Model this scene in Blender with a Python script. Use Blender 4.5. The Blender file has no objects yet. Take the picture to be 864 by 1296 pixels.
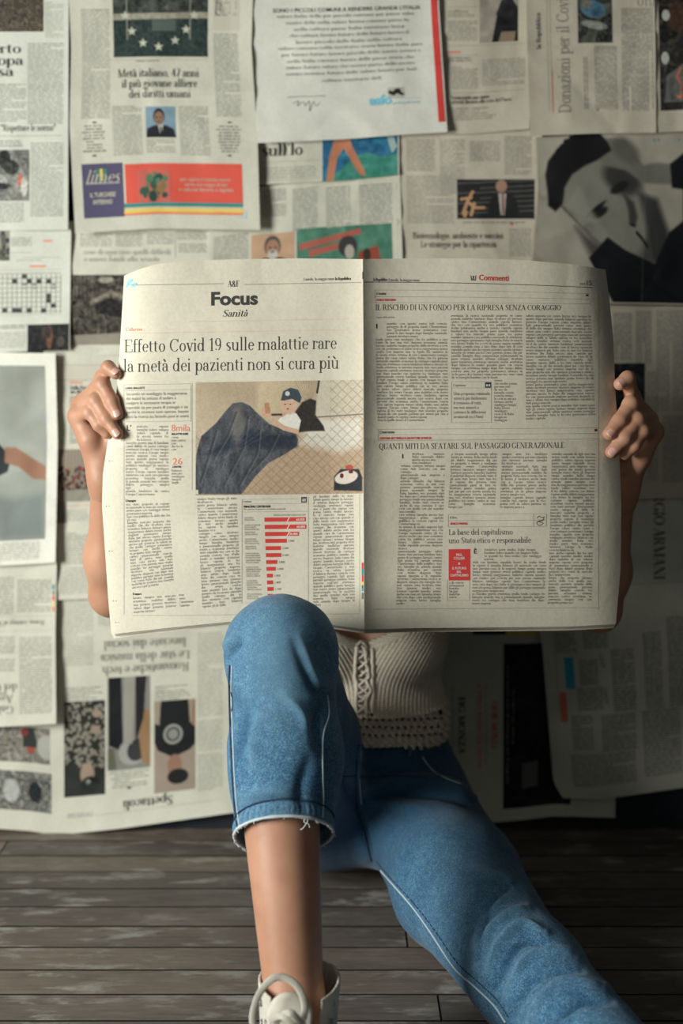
import bpy, math, random
import numpy as np
from mathutils import Vector, Matrix
from mathutils.bvhtree import BVHTree

# ------------------------------------------------------------------ camera
D = bpy.data
COL = bpy.context.scene.collection
F, TILT, CX, CY = 1400.0, math.radians(7.45), 432.0, 648.0
CAM = np.array([0.0, -1.83, 0.789])
FW = np.array([0, math.cos(TILT), -math.sin(TILT)])
UPV = np.array([0, math.sin(TILT), math.cos(TILT)])
cd = D.cameras.new('camera'); cam = D.objects.new('camera', cd); COL.objects.link(cam)
cam.location = CAM; cam.rotation_euler = (math.pi / 2 - TILT, 0, 0)
cd.sensor_fit = 'VERTICAL'; cd.sensor_height = 36; cd.lens = F / 1296 * 36
cd.clip_start = 0.05; cd.clip_end = 50
cd.dof.use_dof = True; cd.dof.focus_distance = 1.33; cd.dof.aperture_fstop = 2.5
sc = bpy.context.scene; sc.camera = cam
sc.view_settings.view_transform = 'Standard'; sc.view_settings.look = 'None'
sc.view_settings.gamma = 1; sc.view_settings.use_curve_mapping = False
sc.view_settings.exposure = 0.0

# ------------------------------------------------------------------ world and lights
w = D.worlds.new('room_light'); sc.world = w; w.use_nodes = True
w.node_tree.nodes['Background'].inputs[0].default_value = (0.50, 0.72, 0.80, 1)
w.node_tree.nodes['Background'].inputs[1].default_value = 0.05

def area(name, loc, target, sx, sy, power, color):
    ld = D.lights.new(name, 'AREA'); ld.shape = 'RECTANGLE'; ld.size = sx; ld.size_y = sy
    ld.energy = power; ld.color = color
    o = D.objects.new(name, ld); COL.objects.link(o); o.location = loc
    o.rotation_euler = (Vector(target) - Vector(loc)).to_track_quat('-Z', 'Y').to_euler()
    return o
area('window_daylight', (-1.55, -1.46, 0.92), (0.0, -0.2, 0.50), 0.55, 0.9, 51, (0.98, 1.0, 0.93))
area('room_bounce', (0.3, -3.2, 2.0), (0.0, 0.0, 0.5), 2.0, 1.4, 3.2, (1.0, 0.84, 0.68))

def ray(px, py):
    px = np.asarray(px, float); py = np.asarray(py, float)
    a = (px - CX) / F; b = (CY - py) / F
    return FW + a[..., None] * np.array([1.0, 0, 0]) + b[..., None] * UPV
def P(px, py, Y):
    """point where the sight line of a measured photo position meets the vertical plane y = Y"""
    d = ray(px, py); t = (np.asarray(Y, float) - CAM[1]) / d[..., 1]
    return CAM + d * t[..., None]
def project(v):
    r = v - CAM; z = r @ FW
    return np.stack([CX + F * r[:, 0] / z, CY - F * (r @ UPV) / z], 1)

# ------------------------------------------------------------------ materials
def mat(name, col=(0.5, 0.5, 0.5), rough=0.8, build=None, spec=0.3):
    m = D.materials.new(name); m.use_nodes = True; nt = m.node_tree; b = nt.nodes['Principled BSDF']
    b.inputs['Base Color'].default_value = (*col, 1); b.inputs['Roughness'].default_value = rough
    b.inputs['Specular IOR Level'].default_value = spec
    if build: build(nt, b)
    return m
def nd(nt, t, **k):
    n = nt.nodes.new(t)
    for a, v in k.items():
        if a in n.inputs.keys(): n.inputs[a].default_value = v
        else: setattr(n, a, v)
    return n
def noise(nt, vec, scale, detail=4, rough=0.55):
    n = nd(nt, 'ShaderNodeTexNoise'); n.inputs['Scale'].default_value = scale
    n.inputs['Detail'].default_value = detail; n.inputs['Roughness'].default_value = rough
    if vec is not None: nt.links.new(vec, n.inputs['Vector'])
    return n.outputs['Fac']
def ramp(nt, fac, stops):
    r = nd(nt, 'ShaderNodeValToRGB'); e = r.color_ramp.elements
    while len(e) < len(stops): e.new(0.5)
    for i, (p, c) in enumerate(stops):
        e[i].position = p; e[i].color = (*c, 1) if len(c) == 3 else c
    nt.links.new(fac, r.inputs[0]); return r.outputs[0]
def mapping(nt, scale=(1, 1, 1), coord='Object', rot=(0, 0, 0)):
    tc = nd(nt, 'ShaderNodeTexCoord'); mp = nd(nt, 'ShaderNodeMapping')
    mp.inputs['Scale'].default_value = scale; mp.inputs['Rotation'].default_value = rot
    nt.links.new(tc.outputs[coord], mp.inputs[0]); return mp.outputs[0]
def bump(nt, b, h, strength, dist=0.001):
    n = nd(nt, 'ShaderNodeBump'); n.inputs['Strength'].default_value = strength
    n.inputs['Distance'].default_value = dist
    nt.links.new(h, n.inputs['Height']); nt.links.new(n.outputs[0], b.inputs['Normal'])
def mix(nt, a, b_, fac, mode='MIX'):
    n = nd(nt, 'ShaderNodeMix', data_type='RGBA', blend_type=mode)
    for s, v in ((0, fac), (6, a), (7, b_)):
        if hasattr(v, 'links') or hasattr(v, 'is_linked'): nt.links.new(v, n.inputs[s])
        else: n.inputs[s].default_value = v if s == 0 else (*v, 1)
    return n.outputs[2]

def paper_mat(name, col):
    def f(nt, b):
        v = mapping(nt)
        n1 = noise(nt, v, 9, 5); n2 = noise(nt, v, 260, 3)
        c = ramp(nt, n1, [(0.3, tuple(x * 0.93 for x in col)), (0.7, tuple(min(1, x * 1.05) for x in col))])
        c2 = ramp(nt, n2, [(0.35, (0.93, 0.93, 0.93)), (0.6, (1, 1, 1))])
        nt.links.new(mix(nt, c, c2, 1.0, 'MULTIPLY'), b.inputs['Base Color'])
        bump(nt, b, noise(nt, v, 60, 5), 0.35, 0.0015)
    return mat(name, col, 0.75, f, 0.25)
M = {}
M['paper'] = paper_mat('newsprint', (0.60, 0.59, 0.50))
M['paper_warm'] = paper_mat('newsprint_warm', (0.58, 0.53, 0.43))
M['paper_cool'] = paper_mat('newsprint_cool', (0.60, 0.61, 0.54))
M['paper_white'] = paper_mat('coated_white', (0.74, 0.73, 0.66))
M['paper_held'] = paper_mat('newsprint_held', (0.665, 0.615, 0.505))
INK = dict(black=(0.05, 0.05, 0.05), grey=(0.21, 0.20, 0.18), light=(0.30, 0.29, 0.26), mist=(0.40, 0.385, 0.335), faint=(0.52, 0.49, 0.41),
           red=(0.62, 0.055, 0.05), orange=(0.72, 0.20, 0.12), blue=(0.05, 0.35, 0.50), purple=(0.085, 0.075, 0.14),
           brightred=(0.68, 0.10, 0.07), green=(0.06, 0.22, 0.16), yellow=(0.75, 0.55, 0.12), white=(0.75, 0.73, 0.66),
           teal=(0.03, 0.26, 0.27), navy=(0.025, 0.035, 0.06), pale=(0.55, 0.52, 0.43), peach=(0.66, 0.44, 0.33), sky=(0.22, 0.55, 0.68))
for k, c in INK.items(): M['ink_' + k] = mat('ink_' + k, c, 0.7, None, 0.2)
def pic(nt, b):
    a = nd(nt, 'ShaderNodeAttribute', attribute_name='print'); nt.links.new(a.outputs['Color'], b.inputs['Base Color'])
    bump(nt, b, noise(nt, mapping(nt), 60, 5), 0.3, 0.0015)
M['picture'] = mat('printed_picture', (0.5, 0.5, 0.5), 0.7, pic, 0.25)

# ------------------------------------------------------------------ mesh helpers
def mesh_obj(name, V, Fc, m, parent=None, smooth=True, kind=None, label=None):
    me = D.meshes.new(name); V = np.asarray(V, np.float32)
    if isinstance(Fc, np.ndarray):
        n, k = Fc.shape
        me.vertices.add(len(V)); me.vertices.foreach_set('co', V.ravel())
        me.loops.add(n * k); me.loops.foreach_set('vertex_index', Fc.astype(np.int32).ravel())
        me.polygons.add(n); me.polygons.foreach_set('loop_start', np.arange(0, n * k, k, dtype=np.int32))
        me.update(calc_edges=True)
    else:
        me.from_pydata([tuple(map(float, v)) for v in V], [], [tuple(map(int, f)) for f in Fc]); me.update()
    if smooth: me.polygons.foreach_set('use_smooth', np.ones(len(me.polygons), bool))
    if m is not None: me.materials.append(M[m] if isinstance(m, str) else m)
    o = D.objects.new(name, me); COL.objects.link(o)
    if parent: o.parent = parent; o.matrix_parent_inverse = Matrix.Translation(-Vector(parent.location))
    if kind: o['kind'] = kind
    if label: o['label'] = label
    return o
def empty(name, loc, label, cat, group=None):
    o = D.objects.new(name, None); COL.objects.link(o); o.location = loc; o['label'] = label; o['category'] = cat
    if group: o['group'] = group
    return o
def tag(o, label, cat, group=None):
    o['label'] = label; o['category'] = cat
    if group: o['group'] = group
    return o
def gridfaces(nu, nv):
    i = np.arange(nv)[:, None] * (nu + 1) + np.arange(nu)[None, :]
    return np.stack([i, i + nu + 1, i + nu + 2, i + 1], -1).reshape(-1, 4)
def hash2(i, j, s):
    n = (i * 374761393 + j * 668265263 + s * 974634777) & 0xffffffff
    n = ((n ^ (n >> 13)) * 1274126177) & 0xffffffff
    return ((n ^ (n >> 16)) & 0xffff) / 65535.0
def vnoise(x, y, s=0):
    x = np.asarray(x, float); y = np.asarray(y, float)
    i = np.floor(x).astype(np.int64); j = np.floor(y).astype(np.int64); fx = x - i; fy = y - j
    fx = fx * fx * (3 - 2 * fx); fy = fy * fy * (3 - 2 * fy)
    a = hash2(i, j, s); b = hash2(i + 1, j, s); c = hash2(i, j + 1, s); d = hash2(i + 1, j + 1, s)
    return (a + (b - a) * fx) * (1 - fy) + (c + (d - c) * fx) * fy - 0.5
def fbm(x, y, s=0, o=4):
    r = 0; a = 1
    for k in range(o): r = r + a * vnoise(x * 2 ** k, y * 2 ** k, s + k); a *= 0.5
    return r
def box(name, lo, hi, m, parent=None, bev=0.0):
    x0, y0, z0 = lo; x1, y1, z1 = hi
    V = [(x, y, z) for x in (x0, x1) for y in (y0, y1) for z in (z0, z1)]
    Fc = [(0, 1, 3, 2), (4, 6, 7, 5), (0, 4, 5, 1), (2, 3, 7, 6), (0, 2, 6, 4), (1, 5, 7, 3)]
    o = mesh_obj(name, V, Fc, m, parent, False)
    if bev:
        b = o.modifiers.new('bevel', 'BEVEL'); b.width = bev; b.segments = 2
    return o
def tube(pts, r, n=8, flat=1.0, up=None):
    """verts, faces of a swept tube; r scalar or per point; flat squashes it along 'up'"""
    pts = np.asarray(pts, float); r = np.broadcast_to(np.asarray(r, float), (len(pts),))
    t = np.gradient(pts, axis=0); t /= np.linalg.norm(t, axis=1)[:, None] + 1e-12
    u = np.array(up if up is not None else (0, -1, 0.2), float)
    A = np.cross(t, u); A /= np.linalg.norm(A, axis=1)[:, None] + 1e-9; B = np.cross(A, t)
    a = np.arange(n) * 2 * math.pi / n
    V = pts[:, None] + (A[:, None] * np.cos(a)[None, :, None] + B[:, None] * np.sin(a)[None, :, None] * flat) * r[:, None, None]
    i = (np.arange(len(pts) - 1) * n)[:, None] + np.arange(n); j = (np.arange(len(pts) - 1) * n)[:, None] + (np.arange(n) + 1) % n
    Fc = np.stack([i, j, j + n, i + n], -1).reshape(-1, 4)
    return V.reshape(-1, 3), Fc
def spline(pts, n):
    pts = np.asarray(pts, float); m = len(pts); out = []
    q = np.vstack([2 * pts[0] - pts[1], pts, 2 * pts[-1] - pts[-2]])
    for s in np.linspace(0, m - 1 - 1e-9, n):
        i = int(s); f = s - i; a, b, c, d = q[i], q[i + 1], q[i + 2], q[i + 3]
        out.append(0.5 * (2 * b + (c - a) * f + (2 * a - 5 * b + 4 * c - d) * f * f + (3 * b - a - 3 * c + d) * f ** 3))
    return np.array(out)
def merge(parts):
    Vs, Fs, n = [], [], 0
    for V, Fc in parts: Vs.append(V); Fs.append(np.asarray(Fc) + n); n += len(V)
    return np.vstack(Vs), np.vstack(Fs)

# ------------------------------------------------------------------ lettering: a modulated roman built from strokes
X, C, A_ = 0.46, 0.70, 0.74
GL = {
 'a': (.43, [('o', .18, .13, .12, .13, 60, 300), ('o', .18, .32, .12, .13, 0, 165), ('v', .30, .04, .33, 0), ('d', .30, .03, .41, .03, 0), ('.', .08, .33, .035), ('d', .24, .25, .30, .27, 0), ('d', .24, .02, .30, .07, 0)]),
 'b': (.48, [('v', .09, 0, A_, 2), ('o', .26, .23, .15, .22, 0, 360)]),
 'c': (.41, [('o', .22, .23, .15, .22, 40, 320), ('.', .33, .35, .035)]),
 'd': (.50, [('v', .37, 0, A_, 2), ('o', .21, .23, .15, .22, 0, 360), ('d', .37, .01, .46, .01, 0)]),
 'e': (.42, [('o', .22, .23, .15, .22, 5, 320), ('h', .08, .37, .25)]),
 'f': (.29, [('v', .12, 0, .58, 1), ('o', .22, .58, .10, .14, 60, 180), ('h', .02, .26, X - .01), ('.', .28, .69, .035)]),
 'g': (.44, [('o', .19, .31, .12, .14, 0, 360), ('o', .20, -.10, .16, .10, 0, 360), ('d', .12, .18, .10, .03, 0), ('d', .29, .40, .40, .43, 0)]),
 'h': (.52, [('v', .09, 0, A_, 3), ('o', .245, .30, .145, .14, 0, 170), ('v', .39, 0, .30, 1)]),
 'i': (.26, [('v', .12, 0, X, 3), ('.', .12, .64, .05)]),
 'j': (.26, [('v', .12, -.1, X, 2), ('.', .12, .64, .05), ('o', .04, -.1, .08, .1, 270, 360)]),
 'k': (.48, [('v', .09, 0, A_, 3), ('d', .12, .18, .36, X, 0), ('d', .20, .27, .40, 0, 1), ('h', .28, .44, X - .01), ('h', .32, .48, .01)]),
 'l': (.26, [('v', .12, 0, A_, 3)]),
 'm': (.80, [('v', .09, 0, X, 3), ('o', .235, .30, .14, .14, 0, 170), ('v', .375, 0, .30, 1), ('o', .52, .30, .145, .14, 0, 170), ('v', .665, 0, .30, 1)]),
 'n': (.52, [('v', .09, 0, X, 3), ('o', .245, .30, .145, .14, 0, 170), ('v', .39, 0, .30, 1)]),
 'o': (.46, [('o', .23, .23, .16, .22, 0, 360)]),
 'p': (.50, [('v', .10, -.22, X, 3), ('o', .27, .23, .15, .22, 0, 360)]),
 'q': (.48, [('v', .37, -.22, X, 1), ('o', .21, .23, .15, .22, 0, 360)]),
 'r': (.36, [('v', .10, 0, X, 3), ('o', .22, .30, .11, .14, 50, 170), ('.', .30, .39, .045)]),
 's': (.36, [('o', .18, .34, .10, .11, 40, 250), ('d', .11, .29, .26, .17, 1), ('o', .18, .12, .10, .11, -130, 80), ('h', .07, .09, .1)]),
 't': (.31, [('v', .12, .1, .58, 0), ('o', .21, .10, .09, .09, 180, 300), ('h', .02, .26, X - .01)]),
 'u': (.52, [('v', .10, .14, X, 2), ('o', .24, .15, .14, .14, 180, 350), ('v', .39, 0, X, 2), ('d', .39, .01, .47, .01, 0)]),
 'v': (.44, [('d', .08, X, .23, 0, 1), ('d', .38, X, .23, 0, 0), ('h', 0, .17, X - .01), ('h', .30, .45, X - .01)]),
 'z': (.40, [('h', .06, .35, X - .015), ('h', .05, .36, .015), ('d', .32, X, .08, 0, 1), ('d', .07, X, .07, .36, 0), ('d', .35, 0, .35, .1, 0)]),
 'A': (.66, [('d', .31, C, .54, 0, 1), ('d', .31, C, .09, 0, 0), ('h', .17, .45, .22), ('h', .0, .18, .01), ('h', .43, .66, .01)]),
 'B': (.60, [('v', .13, 0, C, 5), ('o', .28, .52, .16, .17, -90, 90), ('o', .29, .18, .20, .17, -90, 90), ('h', .13, .3, C - .01), ('h', .13, .3, .355), ('h', .13, .3, .01)]),
 'C': (.62, [('o', .34, .35, .27, .34, 42, 318), ('d', .55, .50, .55, .70, 0)]),
 'D': (.68, [('v', .13, 0, C, 5), ('o', .28, .35, .30, .34, -90, 90), ('h', .13, .3, C - .01), ('h', .13, .3, .01)]),
 'E': (.56, [('v', .13, 0, C, 5), ('h', .13, .50, C - .01), ('h', .13, .36, .36), ('h', .13, .52, .01), ('d', .50, C, .50, .55, 0), ('d', .52, 0, .52, .17, 0)]),
 'F': (.54, [('v', .13, 0, C, 5), ('h', .13, .50, C - .01), ('h', .13, .36, .36), ('d', .50, C, .50, .53, 0)]),
 'G': (.68, [('o', .34, .35, .27, .34, 42, 310), ('v', .54, .02, .28, 4), ('d', .55, .52, .55, .70, 0)]),
 'H': (.70, [('v', .13, 0, C, 5), ('v', .56, 0, C, 5), ('h', .13, .56, .36)]),
 'I': (.30, [('v', .15, 0, C, 5)]),
 'L': (.54, [('v', .13, 0, C, 5), ('h', .13, .50, .01), ('d', .50, 0, .50, .18, 0)]),
 'M': (.84, [('d', .12, 0, .12, C, 0), ('d', .12, C, .40, 0, 1), ('d', .68, C, .40, 0, 0), ('v', .69, 0, C, 5), ('h', .02, .22, .01), ('h', .02, .2, C - .01)]),
 'N': (.70, [('d', .12, 0, .12, C, 0), ('d', .12, C, .58, 0, 1), ('d', .58, C, .58, 0, 0), ('h', .02, .22, .01), ('h', .02, .2, C - .01), ('h', .48, .68, C - .01)]),
 'O': (.68, [('o', .34, .35, .27, .34, 0, 360)]),
 'P': (.58, [('v', .13, 0, C, 5), ('o', .28, .51, .20, .18, -90, 90), ('h', .13, .3, C - .01), ('h', .13, .3, .33)]),
 'Q': (.68, [('o', .34, .35, .27, .34, 0, 360), ('d', .34, .02, .58, -.14, 1)]),
 'R': (.66, [('v', .13, 0, C, 5), ('o', .28, .52, .19, .17, -90, 90), ('h', .13, .3, C - .01), ('h', .13, .3, .35), ('d', .34, .35, .52, .02, 1), ('h', .48, .66, .01)]),
 'S': (.52, [('o', .25, .53, .15, .16, 40, 250), ('d', .13, .46, .38, .26, 1), ('o', .26, .18, .16, .17, -130, 80), ('d', .42, .52, .42, .7, 0), ('d', .08, 0, .08, .2, 0)]),
 'T': (.60, [('v', .30, 0, C, 1), ('h', .04, .56, C - .01), ('d', .05, C, .05, .52, 0), ('d', .55, C, .55, .52, 0)]),
 'U': (.68, [('v', .14, .22, C, 4), ('o', .34, .23, .20, .22, 180, 360), ('d', .55, .22, .55, C, 0), ('h', .46, .66, C - .01)]),
 'V': (.64, [('d', .10, C, .34, 0, 1), ('d', .56, C, .34, 0, 0), ('h', 0, .22, C - .01), ('h', .46, .66, C - .01)]),
 'Z': (.56, [('h', .07, .50, C - .01), ('h', .05, .52, .01), ('d', .46, C, .10, 0, 1), ('d', .08, C, .08, .55, 0), ('d', .51, 0, .51, .17, 0)]),
 '1': (.36, [('v', .19, 0, C, 1), ('d', .06, .60, .19, .68, 0)]),
 '4': (.48, [('v', .32, 0, C, 1), ('d', .04, .2, .32, C, 0), ('h', .04, .46, .2)]),
 '7': (.46, [('h', .06, .42, C - .02), ('d', .42, C, .18, 0, 1)]),
 '9': (.48, [('o', .23, .48, .15, .21, 0, 360), ('o', .18, .35, .20, .34, -70, 10), ('.', .1, .08, .04)]),
 ',': (.2, [('.', .09, .04, .045), ('d', .11, .03, .07, -.08, 0)]), '.': (.2, [('.', .09, .04, .045)]),
 "'": (.2, [('.', .1, .66, .045), ('d', .12, .64, .08, .52, 0)]), '"': (.34, [('d', .1, .7, .08, .5, 1), ('d', .24, .7, .22, .5, 1)]),
 '&': (.64, [('o', .25, .53, .12, .15, 0, 360), ('o', .24, .18, .18, .18, 90, 330), ('d', .18, .45, .52, .0, 1), ('d', .40, .1, .56, .36, 0)]),
 ' ': (.24, [])}
GL['à'] = (GL['a'][0], GL['a'][1] + [('d', .10, .68, .22, .54, 1)]); GL['ù'] = (GL['u'][0], GL['u'][1] + [('d', .14, .68, .28, .54, 1)])
GL['È'] = (GL['E'][0], GL['E'][1] + [('d', .2, .9, .34, .76, 1)])
_gc = {}
def glyph(ch, T, t, serif=True):
    key = (ch, T, t, serif)
    if key in _gc: return _gc[key]
    adv, ops = GL.get(ch, GL['n']); Q = []
    def rect(x0, y0, x1, y1): Q.append([(x0, y0), (x1, y0), (x1, y1), (x0, y1)])
    for o in ops:
        k = o[0]
        if k == 'v':
            _, x, y0, y1, s = o; rect(x - T / 2, y0, x + T / 2, y1)
            if serif:
                e = T / 2 + .055
                if s & 1: rect(x - e, y0, x + e, y0 + t)
                if s & 4: rect(x - e, y1 - t, x + e, y1)
                if s & 2: rect(x - e, y1 - t, x, y1)
        elif k == 'h': rect(o[1], o[3] - t / 2, o[2], o[3] + t / 2)
        elif k == 'd':
            _, x0, y0, x1, y1, wt = o; wd = (T if wt else t) / 2; L = math.hypot(x1 - x0, y1 - y0) or 1
            nx, ny = -(y1 - y0) / L * wd, (x1 - x0) / L * wd
            Q.append([(x0 + nx, y0 + ny), (x0 - nx, y0 - ny), (x1 - nx, y1 - ny), (x1 + nx, y1 + ny)])
        elif k == 'o':
            _, cx, cy, rx, ry, a0, a1 = o; n = max(4, int(abs(a1 - a0) / 24)); pr = None
            for i in range(n + 1):
                a = math.radians(a0 + (a1 - a0) * i / n); c, s = math.cos(a), math.sin(a)
                th = (t + (T - t) * abs(c) ** 1.6) / 2
                cur = ((cx + (rx + th) * c, cy + (ry + th * .8) * s), (cx + (rx - th) * c, cy + (ry - th * .8) * s))
                if pr: Q.append([pr[1], pr[0], cur[0], cur[1]])
                pr = cur
        elif k == '.':
            _, x, y, r = o
            for q in range(4):
                a = [math.pi / 2 * q, math.pi / 2 * q + math.pi / 4, math.pi / 2 * (q + 1)]
                Q.append([(x, y)] + [(x + r * math.cos(b), y + r * math.sin(b)) for b in a])
    _gc[key] = (adv, np.array(Q, float).reshape(-1, 4, 2)); return _gc[key]
def serif_text(s, size, T=.085, t=.022, width=None, italic=0, track=0.0):
    x = 0; out = []
    for ch in s:
        adv, q = glyph(ch, T, t)
        if len(q):
            q = q.copy(); q[..., 0] += x + italic * q[..., 1]; out.append(q)
        x += adv + track
    q = np.concatenate(out) if out else np.zeros((0, 4, 2)); sx = size
    if width: sx = width / x
    q = q * np.array([sx, size]); return q, x * sx
def sans_text(s, size, bold=0.0, width=None):
    c = D.curves.new('t', 'FONT'); c.body = s; c.offset = bold; c.resolution_u = 3; o = D.objects.new('t', c); COL.objects.link(o)
    me = o.to_mesh(); me.calc_loop_triangles(); n = len(me.vertices)
    v = np.zeros(n * 3); me.vertices.foreach_get('co', v); v = v.reshape(-1, 3)[:, :2]
    tr = np.zeros(len(me.loop_triangles) * 3, int); me.loop_triangles.foreach_get('vertices', tr); tr = tr.reshape(-1, 3)
    q = v[tr][:, [0, 1, 2, 2]]; o.to_mesh_clear(); D.objects.remove(o); D.curves.remove(c)
    w_ = float(v[:, 0].max()) if n else 1
    return q * np.array([(width / w_) if width else size, size]), (width or w_ * size)
# ------------------------------------------------------------------ a printed surface
class Surf:
    def __init__(s, PX, G, Lw, Lh):
        s.PX, s.G, s.Lw, s.Lh = PX, G, Lw, Lh; s.nv, s.nu = G.shape[0] - 1, G.shape[1] - 1
        N = np.cross(np.gradient(G, axis=0), np.gradient(G, axis=1)); N /= np.linalg.norm(N, axis=-1)[..., None]
        if N[..., 1].mean() > 0: N = -N
        s.N = N; s.rng = random.Random(1)
    def loc(s, px, py):
        d = ((s.PX - np.array([px, py])) ** 2).sum(-1); j, i = np.unravel_index(d.argmin(), d.shape)
        j2, i2 = min(max(j, 1), s.nv - 1), min(max(i, 1), s.nu - 1)
        du = (s.PX[j2, i2 + 1] - s.PX[j2, i2 - 1]) / 2; dv = (s.PX[j2 + 1, i2] - s.PX[j2 - 1, i2]) / 2
        r = np.linalg.solve(np.array([du, dv]).T, np.array([px, py]) - s.PX[j2, i2])
        return (i2 + r[0]) / s.nu * s.Lw, (j2 + r[1]) / s.nv * s.Lh
    def xyz(s, L, off):
        u = np.clip(L[..., 0] / s.Lw * s.nu, 0, s.nu - 1e-6); v = np.clip(L[..., 1] / s.Lh * s.nv, 0, s.nv - 1e-6)
        i = u.astype(int); j = v.astype(int); fu = (u - i)[..., None]; fv = (v - j)[..., None]
        f = lambda A: (A[j, i] * (1 - fu) + A[j, i + 1] * fu) * (1 - fv) + (A[j + 1, i] * (1 - fu) + A[j + 1, i + 1] * fu) * fv
        return f(s.G) + f(s.N) * off
class PageSurf(Surf):
    """held page: local coordinates follow the printed lines; warp() bends them to the measured page"""
    def __init__(s, PX, G, warp): Surf.__init__(s, PX, G, 1, 1); s.warp = warp
    def loc(s, px, py):
        y = py
        for _ in range(4): y = y + py - (s.warp(px, y))
        return px, y
    def xyz(s, L, off):
        px = L[..., 0]; py = s.warp(px, L[..., 1]); x0, x1 = s.PX[..., 0].min(), s.PX[..., 0].max(); y0, y1 = s.PX[..., 1].min(), s.PX[..., 1].max()
        u = np.clip((px - x0) / (x1 - x0), .01, .99) * s.nu; v = np.clip((py - y0) / (y1 - y0), .01, .99) * s.nv
        for _ in range(7):
            i = np.clip(u.astype(int), 0, s.nu - 1); j = np.clip(v.astype(int), 0, s.nv - 1); fu = (u - i)[..., None]; fv = (v - j)[..., None]; A = s.PX
            p = (A[j, i] * (1 - fu) + A[j, i + 1] * fu) * (1 - fv) + (A[j + 1, i] * (1 - fu) + A[j + 1, i + 1] * fu) * fv
            du = (A[j, i + 1] - A[j, i]) * (1 - fv) + (A[j + 1, i + 1] - A[j + 1, i]) * fv; dv = (A[j + 1, i] - A[j, i]) * (1 - fu) + (A[j + 1, i + 1] - A[j, i + 1]) * fu
            ex, ey = px - p[..., 0], py - p[..., 1]; det = du[..., 0] * dv[..., 1] - du[..., 1] * dv[..., 0]
            u = np.clip(u + (ex * dv[..., 1] - ey * dv[..., 0]) / det, 0, s.nu - 1e-6); v = np.clip(v + (ey * du[..., 0] - ex * du[..., 1]) / det, 0, s.nv - 1e-6)
        i = np.clip(u.astype(int), 0, s.nu - 1); j = np.clip(v.astype(int), 0, s.nv - 1); fu = (u - i)[..., None]; fv = (v - j)[..., None]
        f = lambda A: (A[j, i] * (1 - fu) + A[j, i + 1] * fu) * (1 - fv) + (A[j + 1, i] * (1 - fu) + A[j + 1, i + 1] * fu) * fv
        return f(s.G) + f(s.N) * off
def rects(L, step=5.0):
    """list of (x0,y0,x1,y1) cut along the long side into short quads"""
    out = []
    for x0, y0, x1, y1 in L:
        nx = max(1, int(abs(x1 - x0) / step)); ny = max(1, int(abs(y1 - y0) / step))
        for a in range(nx):
            for b in range(ny):
                xa, xb = x0 + (x1 - x0) * a / nx, x0 + (x1 - x0) * (a + 1) / nx
                ya, yb = y0 + (y1 - y0) * b / ny, y0 + (y1 - y0) * (b + 1) / ny
                out.append([(xa, ya), (xa, yb), (xb, yb), (xb, ya)])
    return np.array(out, float).reshape(-1, 4, 2)
def turn(q, x, y, rot):
    """glyph space (y up) to page space (y down) at x, y, turned by rot degrees"""
    a = math.radians(rot); c, s = math.cos(a), math.sin(a)
    gx, gy = q[..., 0], -q[..., 1]
    return np.stack([x + gx * c - gy * s, y + gx * s + gy * c], -1)
def split_quads(q, step):
    """cut quads larger than step so that print follows the paper's curve"""
    e1 = np.maximum(np.linalg.norm(q[:, 1] - q[:, 0], axis=1), np.linalg.norm(q[:, 2] - q[:, 3], axis=1)); e2 = np.maximum(np.linalg.norm(q[:, 3] - q[:, 0], axis=1), np.linalg.norm(q[:, 2] - q[:, 1], axis=1))
    big = (e1 > step) | (e2 > step); out = [q[~big]]
    for p, a, b in zip(q[big], e1[big], e2[big]):
        m, n = max(1, math.ceil(a / step)), max(1, math.ceil(b / step)); s, t = np.linspace(0, 1, m + 1)[:, None, None], np.linspace(0, 1, n + 1)[None, :, None]
        g = (1 - s) * (1 - t) * p[0] + s * (1 - t) * p[1] + s * t * p[2] + (1 - s) * t * p[3]
        out.append(np.stack([g[:-1, :-1], g[1:, :-1], g[1:, 1:], g[:-1, 1:]], 2).reshape(-1, 4, 2))
    return np.concatenate(out)
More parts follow.
